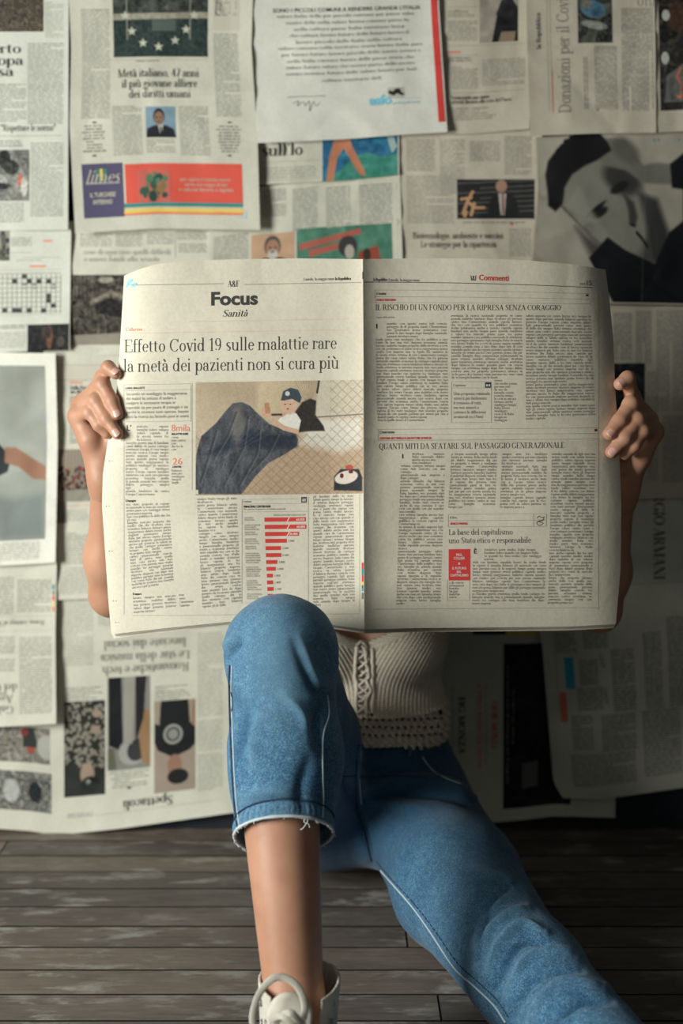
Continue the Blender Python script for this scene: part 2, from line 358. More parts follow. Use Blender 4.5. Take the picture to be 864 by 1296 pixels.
class Sheet:
    """one sheet: its own paper mesh plus printed parts"""
    def __init__(s, surf, parent, off=0.0002):
        s.s, s.p, s.off = surf, parent, off; s.k = 1.0
    def put(s, name, q, ink, lift=0, label=None, kind=None):
        if isinstance(s.s, PageSurf): q = split_quads(q, 2.6)
        V = s.s.xyz(q.reshape(-1, 2), s.off * (1 + .4 * lift)); n = len(q)
        Fc = np.arange(n * 4).reshape(-1, 4)
        return mesh_obj(name, V, Fc, 'ink_' + ink, s.p, False, kind, label)
    def text(s, txt, px, py, size, ink='black', name='headline', T=.085, t=.022, width=None, rot=0, center=False, sans=False, bold=0, italic=0, raw=False, lift=0, track=0.0):
        x, y = (px, py) if raw else s.s.loc(px, py)
        q, wd = sans_text(txt, size, bold, width) if sans else serif_text(txt, size, T, t, width, italic, track)
        if center: q = q - np.array([wd / 2, 0])
        return s.put(name, turn(q, x, y, rot), ink, 2 + lift)
    def rect(s, x0, y0, x1, y1, ink, name='colour_block', lift=0):
        a = s.s.loc(x0, y0); b = s.s.loc(x1, y1)
        return s.put(name, rects([(a[0], a[1], b[0], b[1])]), ink, lift)
    def rules(s, L, ink='grey', wd=0.5, name='rule_line'):
        R = []
        for x0, y0, x1, y1 in L:
            a = s.s.loc(x0, y0); b = s.s.loc(x1, y1)
            if abs(x1 - x0) > abs(y1 - y0): R.append((a[0], a[1] - wd / 2, b[0], a[1] + wd / 2))
            else: R.append((a[0] - wd / 2, a[1], a[0] + wd / 2, b[1]))
        return s.put(name, rects(R), ink, 1, None, 'stuff')
    def bars(s, x0, y0, x1, y1, pitch=2.9, ink='grey', rot=0, seed=0, fill=0.5, ragged=0.0, name='text_column', center=False):
        """coarse text seen far away: word-long bars per line"""
        a = s.s.loc(x0, y0); b = s.s.loc(x1, y1); rg = random.Random(seed * 7 + int(x0) * 13 + int(y0)); R = []
        xa, xb = sorted((a[0], b[0])); ya, yb = sorted((a[1], b[1]))
        vert = rot in (90, -90, 270)
        n = int(((xb - xa) if vert else (yb - ya)) / pitch)
        for i in range(n):
            lo, hi = (ya, yb) if vert else (xa, xb); L_ = hi - lo
            e = hi - (L_ * ragged * rg.random() if ragged else 0)
            if center: d = (hi - e) / 2; lo += d; e = hi - d
            if rg.random() < 0.06: e = lo + (e - lo) * (0.3 + 0.6 * rg.random())
            p = lo
            while p < e - 1:
                wd = min(rg.uniform(3, 13), e - p); h0 = pitch * fill * rg.uniform(.8, 1.1)
                if vert: c = xa + (i + .5) * pitch; R.append((c - h0 / 2, p, c + h0 / 2, p + wd))
                else: c = ya + (i + .5) * pitch; R.append((p, c - h0 / 2, p + wd, c + h0 / 2))
                p += wd + rg.uniform(1.0, 1.9)
        if R: return s.put(name, rects(R), ink, 0, None, 'stuff')
    def picture(s, x0, y0, x1, y1, img, name='printed_picture', rot=0, label=None, lift=0):
        if rot == 180: img = img[::-1, ::-1]
        if rot == 90: img = np.rot90(img, -1)
        if rot == -90: img = np.rot90(img, 1)
        h, w_ = img.shape[:2]; a = s.s.loc(x0, y0); b = s.s.loc(x1, y1)
        U, Vv = np.meshgrid(np.linspace(a[0], b[0], w_ + 1), np.linspace(a[1], b[1], h + 1))
        V = s.s.xyz(np.stack([U, Vv], -1).reshape(-1, 2), s.off * (1.1 + .4 * lift))
        o = mesh_obj(name, V, gridfaces(w_, h), 'picture', s.p, True, None, label)
        pad = np.pad(img, ((0, 1), (0, 1), (0, 0)), 'edge'); pad = np.clip(pad, 0, 1); g_ = pad.mean(-1, keepdims=True); pad = (.05 + .9 * (pad * .84 + g_ * .16)) ** 2.2
        at = o.data.color_attributes.new('print', 'FLOAT_COLOR', 'POINT')
        at.data.foreach_set('color', np.concatenate([pad.reshape(-1, 3), np.ones((pad.shape[0] * pad.shape[1], 1))], 1).astype(np.float32).ravel())
        return o
# ------------------------------------------------------------------ painting printed pictures as colour grids
class Can:
    def __init__(s, w_, h, base, res=1.0):
        s.w, s.h = w_, h; W, H = max(4, int(w_ * res)), max(4, int(h * res)); s.x, s.y = np.meshgrid((np.arange(W) + .5) / W * w_, (np.arange(H) + .5) / H * h)
        s.a = np.ones((H, W, 3)) * np.array(base)
    def blend(s, m, c): s.a = s.a * (1 - m[..., None]) + np.asarray(c) * m[..., None]; return s
    def ell(s, cx, cy, rx, ry, c, ang=0, soft=.12, al=1):
        a = math.radians(ang); dx, dy = s.x - cx, s.y - cy; u = dx * math.cos(a) + dy * math.sin(a); v = -dx * math.sin(a) + dy * math.cos(a)
        d = np.sqrt((u / rx) ** 2 + (v / ry) ** 2); return s.blend(np.clip((1 - d) / soft + .5, 0, 1) * al, c)
    def poly(s, pts, c, al=1, soft=0.7):
        ins = np.zeros(s.x.shape, bool); dm = np.full(s.x.shape, 1e9); n = len(pts)
        for i in range(n):
            x0, y0 = pts[i]; x1, y1 = pts[(i + 1) % n]
            if y0 != y1: ins ^= ((s.y < y0) != (s.y < y1)) & (s.x < (x1 - x0) * (s.y - y0) / (y1 - y0) + x0)
            ex, ey = x1 - x0, y1 - y0; t = np.clip(((s.x - x0) * ex + (s.y - y0) * ey) / (ex * ex + ey * ey + 1e-9), 0, 1)
            dm = np.minimum(dm, np.hypot(s.x - x0 - t * ex, s.y - y0 - t * ey))
        sd = np.where(ins, dm, -dm); return s.blend(np.clip(sd / soft + .5, 0, 1) * al, c)
    def line(s, pts, wd, c, al=1):
        dm = np.full(s.x.shape, 1e9)
        for (x0, y0), (x1, y1) in zip(pts[:-1], pts[1:]):
            ex, ey = x1 - x0, y1 - y0; t = np.clip(((s.x - x0) * ex + (s.y - y0) * ey) / (ex * ex + ey * ey + 1e-9), 0, 1)
            dm = np.minimum(dm, np.hypot(s.x - x0 - t * ex, s.y - y0 - t * ey))
        return s.blend(np.clip((wd / 2 - dm) / .8 + .5, 0, 1) * al, c)
    def noise(s, sc_, amp, seed=0, col=(1, 1, 1)):
        s.a = s.a + fbm(s.x / sc_, s.y / sc_, seed)[..., None] * amp * np.array(col); return s
    def blobs(s, sc_, cols, seed=0, al=1):
        n = fbm(s.x / sc_, s.y / sc_, seed, 3) + .5; k = len(cols)
        for i, c in enumerate(cols): s.blend(np.clip((n - (0.25 + .5 * i / k)) * 14, 0, 1) * al, c)
        return s
    def get(s): return np.clip(s.a, 0, 1)

# ------------------------------------------------------------------ room shell: wall, dark skirting, plank floor
def wallm(nt, b):
    v = mapping(nt); n = noise(nt, v, 14, 6)
    nt.links.new(ramp(nt, n, [(0.3, (0.012, 0.016, 0.024)), (0.75, (0.03, 0.035, 0.045))]), b.inputs['Base Color'])
    bump(nt, b, noise(nt, v, 90, 5), 0.5, 0.002)
M['wall'] = mat('dark_wall', (0.02, 0.025, 0.035), 0.8, wallm)
o = box('wall_back', (-3.0, 0.0, 0.0), (3.0, 0.12, 2.6), 'wall'); o['kind'] = 'structure'
o = box('baseboard_back', (-3.0, -0.010, 0.0), (3.0, 0.0, 0.075), 'wall', None, 0.003); o['kind'] = 'structure'
def woodm(nt, b):
    oi = nd(nt, 'ShaderNodeObjectInfo'); tc = nd(nt, 'ShaderNodeTexCoord'); ad = nd(nt, 'ShaderNodeVectorMath', operation='ADD')
    sc3 = nd(nt, 'ShaderNodeVectorMath', operation='SCALE'); sc3.inputs['Scale'].default_value = 37.0
    cx = nd(nt, 'ShaderNodeCombineXYZ'); nt.links.new(oi.outputs['Random'], cx.inputs[0]); nt.links.new(oi.outputs['Random'], cx.inputs[1])
    nt.links.new(cx.outputs[0], sc3.inputs[0]); nt.links.new(tc.outputs['Object'], ad.inputs[0]); nt.links.new(sc3.outputs[0], ad.inputs[1])
    def mp(s):
        m_ = nd(nt, 'ShaderNodeMapping'); m_.inputs['Scale'].default_value = s; nt.links.new(ad.outputs[0], m_.inputs[0]); return m_.outputs[0]
    g = noise(nt, mp((7, 60, 30)), 2.2, 9, 0.72); big = noise(nt, mp((1.0, 3, 3)), 3.0, 4); wear = noise(nt, mp((4, 13, 5)), 2.6, 8, 0.68); where = noise(nt, mp((1.5, 2.2, 2)), 1.7, 3)
    base = ramp(nt, g, [(0.25, (0.105, 0.092, 0.081)), (0.5, (0.170, 0.150, 0.132)), (0.75, (0.235, 0.212, 0.188))])
    tint = ramp(nt, big, [(0.3, (0.72, 0.70, 0.68)), (0.7, (1.12, 1.05, 1.0))])
    c = mix(nt, base, tint, 1.0, 'MULTIPLY')
    rnd = ramp(nt, oi.outputs['Random'], [(0, (0.66, 0.66, 0.69)), (1, (1.18, 1.10, 1.03))])
    c = mix(nt, c, rnd, 1.0, 'MULTIPLY')
    wr = mix(nt, ramp(nt, wear, [(0.52, (0, 0, 0)), (0.63, (0.62, 0.62, 0.62))]), ramp(nt, where, [(0.36, (0.12,) * 3), (0.55, (1, 1, 1))]), 1.0, 'MULTIPLY')
    c = mix(nt, c, (0.38, 0.375, 0.34), wr); nt.links.new(c, b.inputs['Base Color'])
    nt.links.new(ramp(nt, wear, [(0.4, (0.42,) * 3), (0.65, (0.62,) * 3)]), b.inputs['Roughness'])
    bump(nt, b, g, 0.35, 0.001)
M['wood'] = mat('worn_floorboards', (0.12, 0.1, 0.085), 0.5, woodm, 0.35)
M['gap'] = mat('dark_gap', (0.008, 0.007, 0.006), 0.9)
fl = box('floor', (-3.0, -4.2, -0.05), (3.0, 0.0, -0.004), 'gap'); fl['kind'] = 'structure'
PW = 0.0574; rgn = random.Random(4); k = 0; y = -0.0015
plank_cache = {}
while y > -4.2 + PW:
    x = -3.0 - rgn.random() * 1.2
    while x < 3.0:
        L = rgn.choice([2.6, 3.1, 3.9]); key = L
        x0, x1 = max(x, -3.0), min(x + L - 0.0012, 3.0)
        if x1 - x0 > 0.05:
            kk = round(x1 - x0, 4)
            if kk not in plank_cache:
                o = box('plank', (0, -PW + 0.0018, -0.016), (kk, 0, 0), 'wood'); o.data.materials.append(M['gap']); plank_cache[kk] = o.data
                for p_ in o.data.polygons: p_.material_index = 0 if p_.normal.z > .9 else 1  # plank sides near-black: edge grime, and the gap's shade put into the colour
            else:
                o = D.objects.new('plank', plank_cache[kk]); COL.objects.link(o)
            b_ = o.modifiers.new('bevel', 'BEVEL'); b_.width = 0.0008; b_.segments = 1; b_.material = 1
            o.parent = fl; o.location = (x0, y, -rgn.random() * 0.0006)
        x += L
    y -= PW

# ------------------------------------------------------------------ sheets of newspaper
def resample(pl, n):
    pl = np.asarray(pl, float); s = np.r_[0, np.cumsum(np.hypot(*np.diff(pl, axis=0).T))]; s /= s[-1]
    t = np.linspace(0, 1, n + 1); return np.stack([np.interp(t, s, pl[:, 0]), np.interp(t, s, pl[:, 1])], 1)
def smooth1(a, it=3):
    for _ in range(it): a[1:-1] = (a[:-2] + 2 * a[1:-1] + a[2:]) / 4
    return a
def coons(top, bot, left, right, nu, nv, sm=2):
    T, B, L, R = smooth1(resample(top, nu), sm), smooth1(resample(bot, nu), sm), smooth1(resample(left, nv), sm), smooth1(resample(right, nv), sm)
    u = np.linspace(0, 1, nu + 1)[None, :, None]; v = np.linspace(0, 1, nv + 1)[:, None, None]
    return (1 - v) * T[None] + v * B[None] + (1 - u) * L[:, None] + u * R[:, None] - ((1 - u) * (1 - v) * T[0] + u * (1 - v) * T[-1] + (1 - u) * v * B[0] + u * v * B[-1])
def ridge(d, w_): return np.exp(-np.abs(d) / w_)
def wall_sheet(label, top, bot, layer, left=None, right=None, seed=0, m='paper', lift=0.008, rough=1.0, fold=True, group=None):
    left = left or [top[0], bot[0]]; right = right or [top[-1], bot[-1]]
    wd = max(abs(top[-1][0] - top[0][0]), 30); ht = abs(bot[0][1] - top[0][1])
    nu, nv = int(wd / 5), int(ht / 5); PX = coons(top, bot, left, right, nu, nv)
    W0 = P(PX[..., 0], PX[..., 1], -0.01); x, z = W0[..., 0], W0[..., 2]
    u = np.linspace(0, 1, nu + 1)[None]; v = np.linspace(0, 1, nv + 1)[:, None]
    d = 0.006 + 0.010 * fbm(x * 5, z * 5, 77, 2)
    d = d + rough * (0.0045 * fbm(x * 11, z * 11, seed + 5, 3) + 0.0055 * (0.25 - np.abs(fbm(x * 8 + 3, z * 8, seed + 9, 3))))
    rg = random.Random(seed)
    for _ in range(9):
        a = rg.uniform(0, math.pi); c = x.mean() + rg.uniform(-.5, .5) * np.ptp(x); e = z.mean() + rg.uniform(-.5, .5) * np.ptp(z)
        dd = (x - c) * math.cos(a) + (z - e) * math.sin(a); along = (x - c) * -math.sin(a) + (z - e) * math.cos(a)
        d = d + rough * rg.choice([-1, 1]) * rg.uniform(.001, .0022) * ridge(dd, 0.006) * np.exp(-(along / rg.uniform(.04, .12)) ** 2)
    if fold: d = d + 0.0025 * ridge(v - rg.uniform(.46, .54), 0.03)
    d = d + lift * v ** 8 * (0.7 + 0.6 * vnoise(u * 3 + seed, v * 0, seed)) + 0.003 * u ** 12 + 0.003 * (1 - u) ** 12
    Y = np.minimum(-(0.0035 + layer * 0.0034) - np.maximum(d, 0), -0.0015)
    G = P(PX[..., 0], PX[..., 1], Y)
    mx = PX.reshape(-1, 2)[:, 0]
    o = mesh_obj('newspaper_sheet', G.reshape(-1, 3), gridfaces(nu, nv), m)
    tag(o, label, 'newspaper', 'newspaper sheets covering the wall')
    return Sheet(Surf(PX, G, wd, ht), o, 0.0003)

def portrait(w_, h, bg, skin, hair, suit, cx=.5, beard=False, shirt=True):
    c = Can(w_, h, bg); c.noise(w_ * .4, .08, 3)
    c.poly([(0, h), (w_ * .06, h * .72), (w_ * .3, h * .62), (w_ * .7, h * .62), (w_ * .95, h * .74), (w_, h)], suit)
    if shirt: c.poly([(w_ * .42, h * .6), (w_ * .6, h * .6), (w_ * .55, h * .8), (w_ * .5, h)], (.75, .74, .68)); c.line([(w_ * .51, h * .68), (w_ * .51, h)], 2, (.12, .1, .12))
    c.ell(w_ * cx, h * .33, w_ * .19, h * .26, hair); c.ell(w_ * cx, h * .39, w_ * .155, h * .22, skin)
    c.ell(w_ * (cx - .06), h * .37, 1.6, 1, (.12, .08, .06)); c.ell(w_ * (cx + .07), h * .37, 1.6, 1, (.12, .08, .06)); c.ell(w_ * cx, h * .50, 3, .9, (.35, .16, .12))
    if beard: c.ell(w_ * cx, h * .54, w_ * .12, h * .12, (.78, .76, .72)); c.ell(w_ * cx, h * .47, 3, .9, (.35, .2, .16))
    return c

# far left, top
s = wall_sheet('newspaper sheet at the upper left edge with the end of a three-line headline', [(-150, -60), (87, -60)], [(-150, 296), (0, 292), (86, 291)], 3, seed=1, m='paper_cool')
s.picture(-40, -10, 55, 40, Can(95, 50, (.30, .26, .22)).blobs(6, [(.14, .12, .11), (.42, .36, .28), (.24, .22, .18)], 3).get())
for t, wd, y in (('ha aperto', 88, 68), ("l'Europa", 78, 83), ('stessa', 58, 97)): s.text(t, (27, 30, 18)[(y - 68) // 14] - wd, y, 18, 'black', T=.13, t=.04, width=wd)
s.bars(35, 54, 80, 158, 2.9, 'light', seed=2); s.bars(-20, 106, 33, 156, 2.9, 'light', seed=3); s.bars(57, 2, 80, 48, 2.9, 'mist', seed=5)
s.text('"Rispettare le norme"', 1, 166, 12, 'black', T=.10, t=.04, width=70)
s.rules([(-100, 174, 78, 174), (-100, 187, 30, 187)]); s.bars(-40, 178, 28, 186, 3, 'light', seed=9)
s.picture(-60, 191, 37, 254, Can(97, 63, (.42, .42, .40)).poly([(60, 0), (75, 0), (97, 40), (97, 63), (70, 63)], (.50, .50, .47)).ell(66, 12, 8, 12, (.12, .13, .12)).ell(75, 22, 10, 9, (.16, .17, .16)).ell(60, 38, 9, 8, (.62, .62, .60)).ell(62, 45, 12, 4, (.12, .12, .12)).ell(86, 38, 3, 8, (.75, .38, .24)).ell(91, 46, 4, 12, (.78, .76, .72)).ell(40, 30, 16, 12, (.2, .2, .2)).noise(3, .22, 4).get())
s.bars(-40, 257, 30, 284, 2.9, 'light', seed=6); s.bars(39, 180, 80, 275, 2.9, 'light', seed=7)

# B: headline page with colour advert
s = wall_sheet('newspaper page with a wide red and purple rainbow advert along its foot', [(84, -70), (322, -70)], [(95, 295), (200, 289), (329, 291)], 6, left=[(84, -70), (90, 60), (88, 160), (95, 295)], right=[(322, -70), (318, 60), (326, 180), (329, 291)], seed=12, m='paper')
c = Can(120, 82, (.22, .24, .22)); c.noise(10, .2, 2)
c.poly([(0, 28), (120, 26), (120, 34), (0, 36)], (.62, .60, .52)); c.poly([(0, 36), (120, 34), (120, 82), (0, 82)], (.15, .21, .20)); c.noise(3, .12, 8)
for x in (18, 98): c.line([(x, 0), (x, 60)], 2, (.5, .5, .45))
c.poly([(50, 36), (80, 36), (80, 50), (50, 50)], (.30, .36, .33))
for x, y in ((24, 50), (38, 65), (58, 70), (79, 62), (93, 48), (16, 30), (103, 30)):
    c.poly([(x + (6.5 if i % 2 == 0 else 2.7) * math.sin(i * math.pi / 5), y - (6.5 if i % 2 == 0 else 2.7) * math.cos(i * math.pi / 5)) for i in range(10)], (.80, .80, .70))
s.picture(142, -10, 263, 72, c.get()); s.rect(270, -10, 302, 38, 'pale'); s.bars(272, -8, 300, 22, 2.6, 'light', seed=2)
s.bars(172, 76, 236, 79, 3, 'grey', seed=3)
for t, y, x0, x1 in (('Metà italiano, 47 anni', 98, 149, 255), ('il più giovane alfiere', 111, 154, 252), ('dei diritti umani', 124, 163, 243)): s.text(t, x0, y, 14.5, 'black', T=.12, t=.05, width=x1 - x0)
s.picture(184, 135, 223, 174, portrait(39, 39, (.45, .58, .66), (.55, .40, .32), (.14, .10, .09), (.09, .10, .13), .46).get())
for a in ((102, 12, 139, 150), (270, 42, 306, 150), (142, 134, 181, 198), (226, 134, 266, 198)): s.bars(*a, 2.9, 'light', seed=a[0])
for x in (102, 273): s.bars(x, 158, x + 34, 196, 4, 'grey', seed=x, ragged=.4, center=True); s.rect(x + 15, 154, x + 20, 156, 'black'); s.rect(x + 15, 196, x + 20, 198, 'black')
s.bars(185, 176, 222, 196, 3, 'light', seed=2); s.rules([(102, 12, 138, 12), (105, 77, 262, 77)], 'light')
s.rect(103, 208, 158, 274, 'purple', 'advert_panel'); s.rect(157.5, 208, 307.5, 259, 'brightred', 'advert_panel')
for y0, y1, i_ in ((258, 260, 'teal'), (260, 263, 'green'), (263, 265, 'pale'), (265, 267.6, 'yellow'), (267.6, 270, 'yellow'), (270, 272.5, 'orange')): s.rect(157.5, y0, 307.5, y1, i_, 'rainbow_stripe', 1)
s.text('lîmes'.replace('î', 'i'), 108, 232, 22, 'pale', 'advert_lettering', T=.07, t=.03, width=44, italic=.35, lift=3)
for x, i_ in ((121, 'green'), (126, 'yellow'), (131, 'green')): s.rect(x, 214, x + 4.5, 229, i_, 'logo_block', 3)
s.text('IL TURCHESE', 114, 250, 8, 'pale', 'advert_lettering', width=33, sans=True, bold=.02, lift=3); s.text('INTERNO', 118, 259, 8, 'pale', 'advert_lettering', width=25, sans=True, bold=.02, lift=3)
s.rules([(109, 233, 152, 233)], 'pale', 1)
c = Can(44, 40, (.84, .36, .30)); rg = random.Random(5)
for k in range(26): c.ell(6 + rg.random() * 32, 6 + rg.random() * 28, 2 + rg.random() * 4, 2 + rg.random() * 5, rg.choice([(.16, .34, .26), (.30, .48, .34), (.55, .40, .22), (.12, .26, .24)]), rg.random() * 180)
s.picture(173, 215, 217, 255, c.get(), 'advert_drawing', lift=2)
for i, (a, b) in enumerate(((228, 292), (234, 288), (226, 296))): s.text(('per capire il mondo nuovo', 'serve una mappa di ieri', 'in edicola libreria e digitale')[i], a, 229 + i * 6.5, 7, 'pale', 'advert_lettering', width=b - a, lift=3, sans=True)
s.rules([(300, 275, 308, 275), (311, 268, 313, 277)], 'sky', 1.2)

# C: white letter page with the red edge
s = wall_sheet('white page of centred lines with a signature and a red strip down its edge', [(318, -90), (551, -90)], [(326, 181), (440, 176), (500, 171), (566, 167)], 5, left=[(318, -90), (316, 60), (326, 181)], right=[(551, -90), (556, 20), (566, 167)], seed=23, m='paper_white', rough=1.1)
s.text("SONO I PICCOLI COMUNI A RENDERE GRANDE L'ITALIA", 345, 16, 7, 'black', width=182, sans=True, bold=.012)
rg = random.Random(3)
for i, (a, b) in enumerate(((350, 520), (362, 513), (372, 508), (366, 512), (374, 506), (352, 528), (356, 526), (364, 520), (362, 521), (362, 522), (407, 480))):
    s.text(' '.join(rg.choice('comune territorio piccolo storia Italia futuro insieme valore paese cultura lavoro delle nostre nella che per'.split()) for _ in range(40))[:int((b - a) / 3.1)], a, 23 + i * 8.1, 5.5, 'grey', 'letter_line', T=.12, t=.06, width=b - a)
s.rules([(364, 123, 412, 123)], 'grey', .8)
q = spline([(371, 131), (378, 128), (376, 134), (384, 129), (386, 134), (391, 128), (392, 141), (396, 129), (400, 134), (405, 130)], 50)
L0 = np.array([s.s.loc(*p) for p in q]); t_ = np.gradient(L0, axis=0); n_ = np.stack([-t_[:, 1], t_[:, 0]], 1) / (np.hypot(*t_.T)[:, None] + 1e-9) * .4
s.put('signature', np.stack([L0[:-1] + n_[:-1], L0[1:] + n_[1:], L0[1:] - n_[1:], L0[:-1] - n_[:-1]], 1), 'grey', 1)
s.text('asfo', 468, 133, 17, 'sky', 'logo_lettering', width=27, sans=True, bold=.05); s.picture(490, 111, 512, 123, Can(22, 12, (.76, .75, .68)).ell(6, 7, 5, 2.2, (.1, .1, .1), 20).ell(13, 5, 5, 3, (.12, .12, .12), -10).ell(18, 8, 4, 1.6, (.1, .1, .1), 10).get(), 'logo_drawing')
s.text('piccoli grandi comuni', 497, 132, 5, 'sky', 'logo_lettering', width=33, sans=True)
s.rules([(498, 125, 532, 125)], 'sky', .8)
L_ = s.s; u0 = 1 - 10 / L_.Lw
s.put('red_strip', rects([(L_.Lw * u0, 0, L_.Lw * 0.992, L_.Lh * .95)], 4), 'red', 4)

# D: sull'lo sheet, and the tilted text sheet under it
s = wall_sheet('page with a painted blue and green picture, just under the signed white page', [(300, 120), (505, 120)], [(300, 240), (330, 234), (440, 228), (505, 221)], 3, seed=31, m='paper', lift=.004)
s.text("n sull'lo", 315, 200, 23, 'black', T=.13, t=.05, width=68)
c = Can(97, 52, (.10, .42, .58)); c.blobs(14, [(.12, .46, .62), (.10, .38, .56)], 3)
c.poly([(0, 52), (22, 38), (38, 24), (58, 18), (75, 25), (97, 22), (97, 52)], (.20, .56, .48)); c.noise(7, .12, 7)
c.poly([(16, 0), (36, 0), (38, 8), (55, 40), (56, 46), (48, 44), (28, 12), (20, 22), (14, 50), (5, 50), (9, 22)], (.78, .46, .32)); c.poly([(84, 0), (92, 0), (97, 14), (90, 22), (86, 10)], (.62, .72, .72))
s.picture(408, 176, 503, 225, c.get(), label='printed painting-like picture in blue, green and orange'); s.rules([(329, 206, 404, 207), (329, 229, 404, 229)], 'light'); s.bars(330, 212, 400, 226, 4, 'mist', seed=4)
s = wall_sheet('text page with a bearded portrait and green banner, just above the held newspaper', [(266, 250), (330, 236), (420, 226), (506, 219)], [(262, 420), (512, 420)], 2, seed=33, m='paper', right=[(506, 219), (512, 420)])
for a in ((332, 241, 362, 275), (370, 239, 402, 292), (412, 237, 444, 288), (454, 234, 497, 283)): s.bars(*a, 2.9, 'light', seed=a[0])
s.picture(318, 298, 373, 345, portrait(55, 47, (.78, .60, .46), (.66, .46, .36), (.30, .28, .26), (.12, .11, .11), .5, True, False).get())
c = Can(122, 50, (.26, .50, .40)); c.noise(12, .12, 2)
c.poly([(4, 18), (82, 4), (84, 10), (4, 26)], (.72, .34, .28)); c.poly([(16, 26), (60, 18), (60, 25), (16, 34)], (.72, .34, .28)); c.ell(66, 24, 12, 12, (.2, .2, .2)); c.poly([(80, 30), (104, 24), (110, 50), (76, 50)], (.62, .25, .16)); c.ell(90, 34, 5, 7, (.2, .16, .12)); c.ell(68, 30, 6, 8, (.7, .66, .6))
s.picture(375, 290, 497, 340, c.get(), 'printed_banner'); s.bars(270, 300, 314, 330, 3, 'light', seed=9)

# E
s = wall_sheet('text page right of the red strip, small photo of a dark jacket on top', [(540, -90), (672, -90)], [(540, 170), (600, 169), (670, 163)], 3, seed=41, m='paper_warm')
s.picture(607, -30, 655, 52, Can(48, 82, (.62, .58, .52)).poly([(14, 82), (20, 50), (28, 30), (40, 26), (48, 40), (48, 82)], (.12, .12, .13)).poly([(0, 40), (16, 34), (22, 50), (16, 82), (0, 82)], (.66, .62, .56)).poly([(28, 70), (46, 70), (44, 82), (24, 82)], (.6, .5, .4)).noise(8, .08, 1).get())
for a in ((566, 26, 604, 53), (566, 84, 604, 114), (610, 75, 664, 108)): s.bars(*a, 2.9, 'light', seed=a[0])
s.text('UN APPELLO DI', 566, 17, 6, 'grey', width=26); s.text('TUTTI ALLA CITTA', 566, 22, 6, 'grey', width=34)
s.rules([(566, 9, 604, 9), (566, 58, 664, 60), (566, 70, 604, 70), (570, 118, 664, 114)], 'light'); s.rect(566, 65, 583, 67, 'orange'); s.bars(566, 72, 596, 79, 3.4, 'grey', seed=8)
s.text('Nessun partito può cantare', 570, 126, 7, 'black', T=.12, width=50); s.text('vittoria davanti alla crisi del Paese', 570, 131.5, 7, 'black', T=.12, width=78); s.bars(570, 136, 632, 152, 3.4, 'light', seed=5, ragged=.3)

# F: sideways page and its dark neighbour
s = wall_sheet('page hung sideways with a tall headline running upwards, near the upper right corner', [(664, -90), (826, -90)], [(671, 172), (750, 169), (830, 168)], 6, left=[(664, -90), (667, 60), (671, 172)], right=[(826, -90), (829, 60), (830, 168)], seed=51, m='paper_warm')
s.text('Donazioni per il Covid co', 722, 143, 22, 'grey', T=.11, t=.04, width=176, rot=-90)
s.text('la Repubblica', 684, 62, 8, 'black', T=.14, t=.06, width=46, rot=-90); s.rules([(690, -60, 690, 143), (694, -60, 694, 143)], 'mist'); s.rect(698, 89, 700.5, 142, 'orange')
c = Can(44, 62, (.20, .22, .22)); c.blobs(9, [(.12, .13, .12), (.28, .30, .26)], 4); c.ell(20, 20, 16, 11, (.28, .46, .56), 15); c.ell(26, 24, 8, 6, (.20, .36, .46)); c.ell(22, 40, 17, 5, (.55, .56, .52), 10); c.ell(12, 12, 6, 8, (.45, .44, .38)); c.noise(3, .12, 1)
s.picture(730, -8, 775, 54, c.get())
s.bars(785, 10, 828, 140, 2.9, 'light', -90, seed=1); s.bars(751, 58, 783, 138, 2.9, 'light', -90, seed=2); s.bars(737, 72, 746, 138, 3.2, 'light', -90, seed=3)
s.text('OTIZIE', 806, 8, 15, 'light', width=34, T=.12, t=.05) ; s.rules([(783, 95, 826, 97)], 'pale', 1.2); s.rect(755, 138, 757, 140, 'black')
s = wall_sheet('page with a dark sideways photograph running past the upper right edge', [(820, -90), (1010, -90)], [(826, 168), (864, 166), (1010, 166)], 5, seed=53, m='paper_warm')
c = Can(160, 160, (.16, .16, .15)); c.blobs(16, [(.10, .10, .10), (.26, .25, .22), (.18, .17, .16)], 6); c.ell(26, 42, 16, 20, (.30, .20, .15)); c.ell(8, 94, 5, 8, (.8, .8, .75)); c.ell(10, 40, 5, 7, (.8, .8, .75)); c.poly([(10, 116), (34, 100), (40, 150), (6, 150)], (.42, .42, .40)); c.noise(4, .1, 3)
s.picture(832, -20, 990, 139, c.get()); s.text('NOTIZIE', 853, 127, 7.5, 'black', width=30, rot=-90, sans=True); s.text('LA', 862, 127, 9, 'orange', width=44, rot=-90, sans=True)

# H
s = wall_sheet('text page with a photo of a speaker in parliament, left of the large grey portrait', [(500, 150), (686, 150)], [(505, 420), (684, 420)], 2, seed=61, m='paper_warm')
c = Can(97, 55, (.14, .14, .15))
for k in range(7): c.line([(30 if k % 2 else 0, 6 + k * 7), (97, 2 + k * 7)], 2, (.34, .33, .32))
c.poly([(38, 55), (42, 28), (52, 18), (62, 18), (74, 26), (80, 55)], (.13, .14, .14)); c.ell(56, 10, 7, 9, (.72, .52, .42)); c.poly([(52, 20), (62, 20), (60, 50), (55, 50)], (.75, .72, .68)); c.line([(58, 20), (58, 48)], 2.4, (.55, .20, .22))
for p in ([(8, 48), (14, 30), (20, 18)], [(16, 34), (24, 40), (34, 40)], [(6, 28), (18, 26)], [(12, 46), (10, 52)], [(22, 34), (18, 50)]): c.line(p, 4, (.80, .58, .38))
s.picture(578, 227, 676, 277, c.get(), rot=0)
for a in ((514, 176, 550, 218), (556, 176, 588, 250), (594, 178, 632, 205), (638, 172, 672, 222), (514, 222, 574, 285)): s.bars(*a, 2.9, 'light', seed=a[0] + a[1])
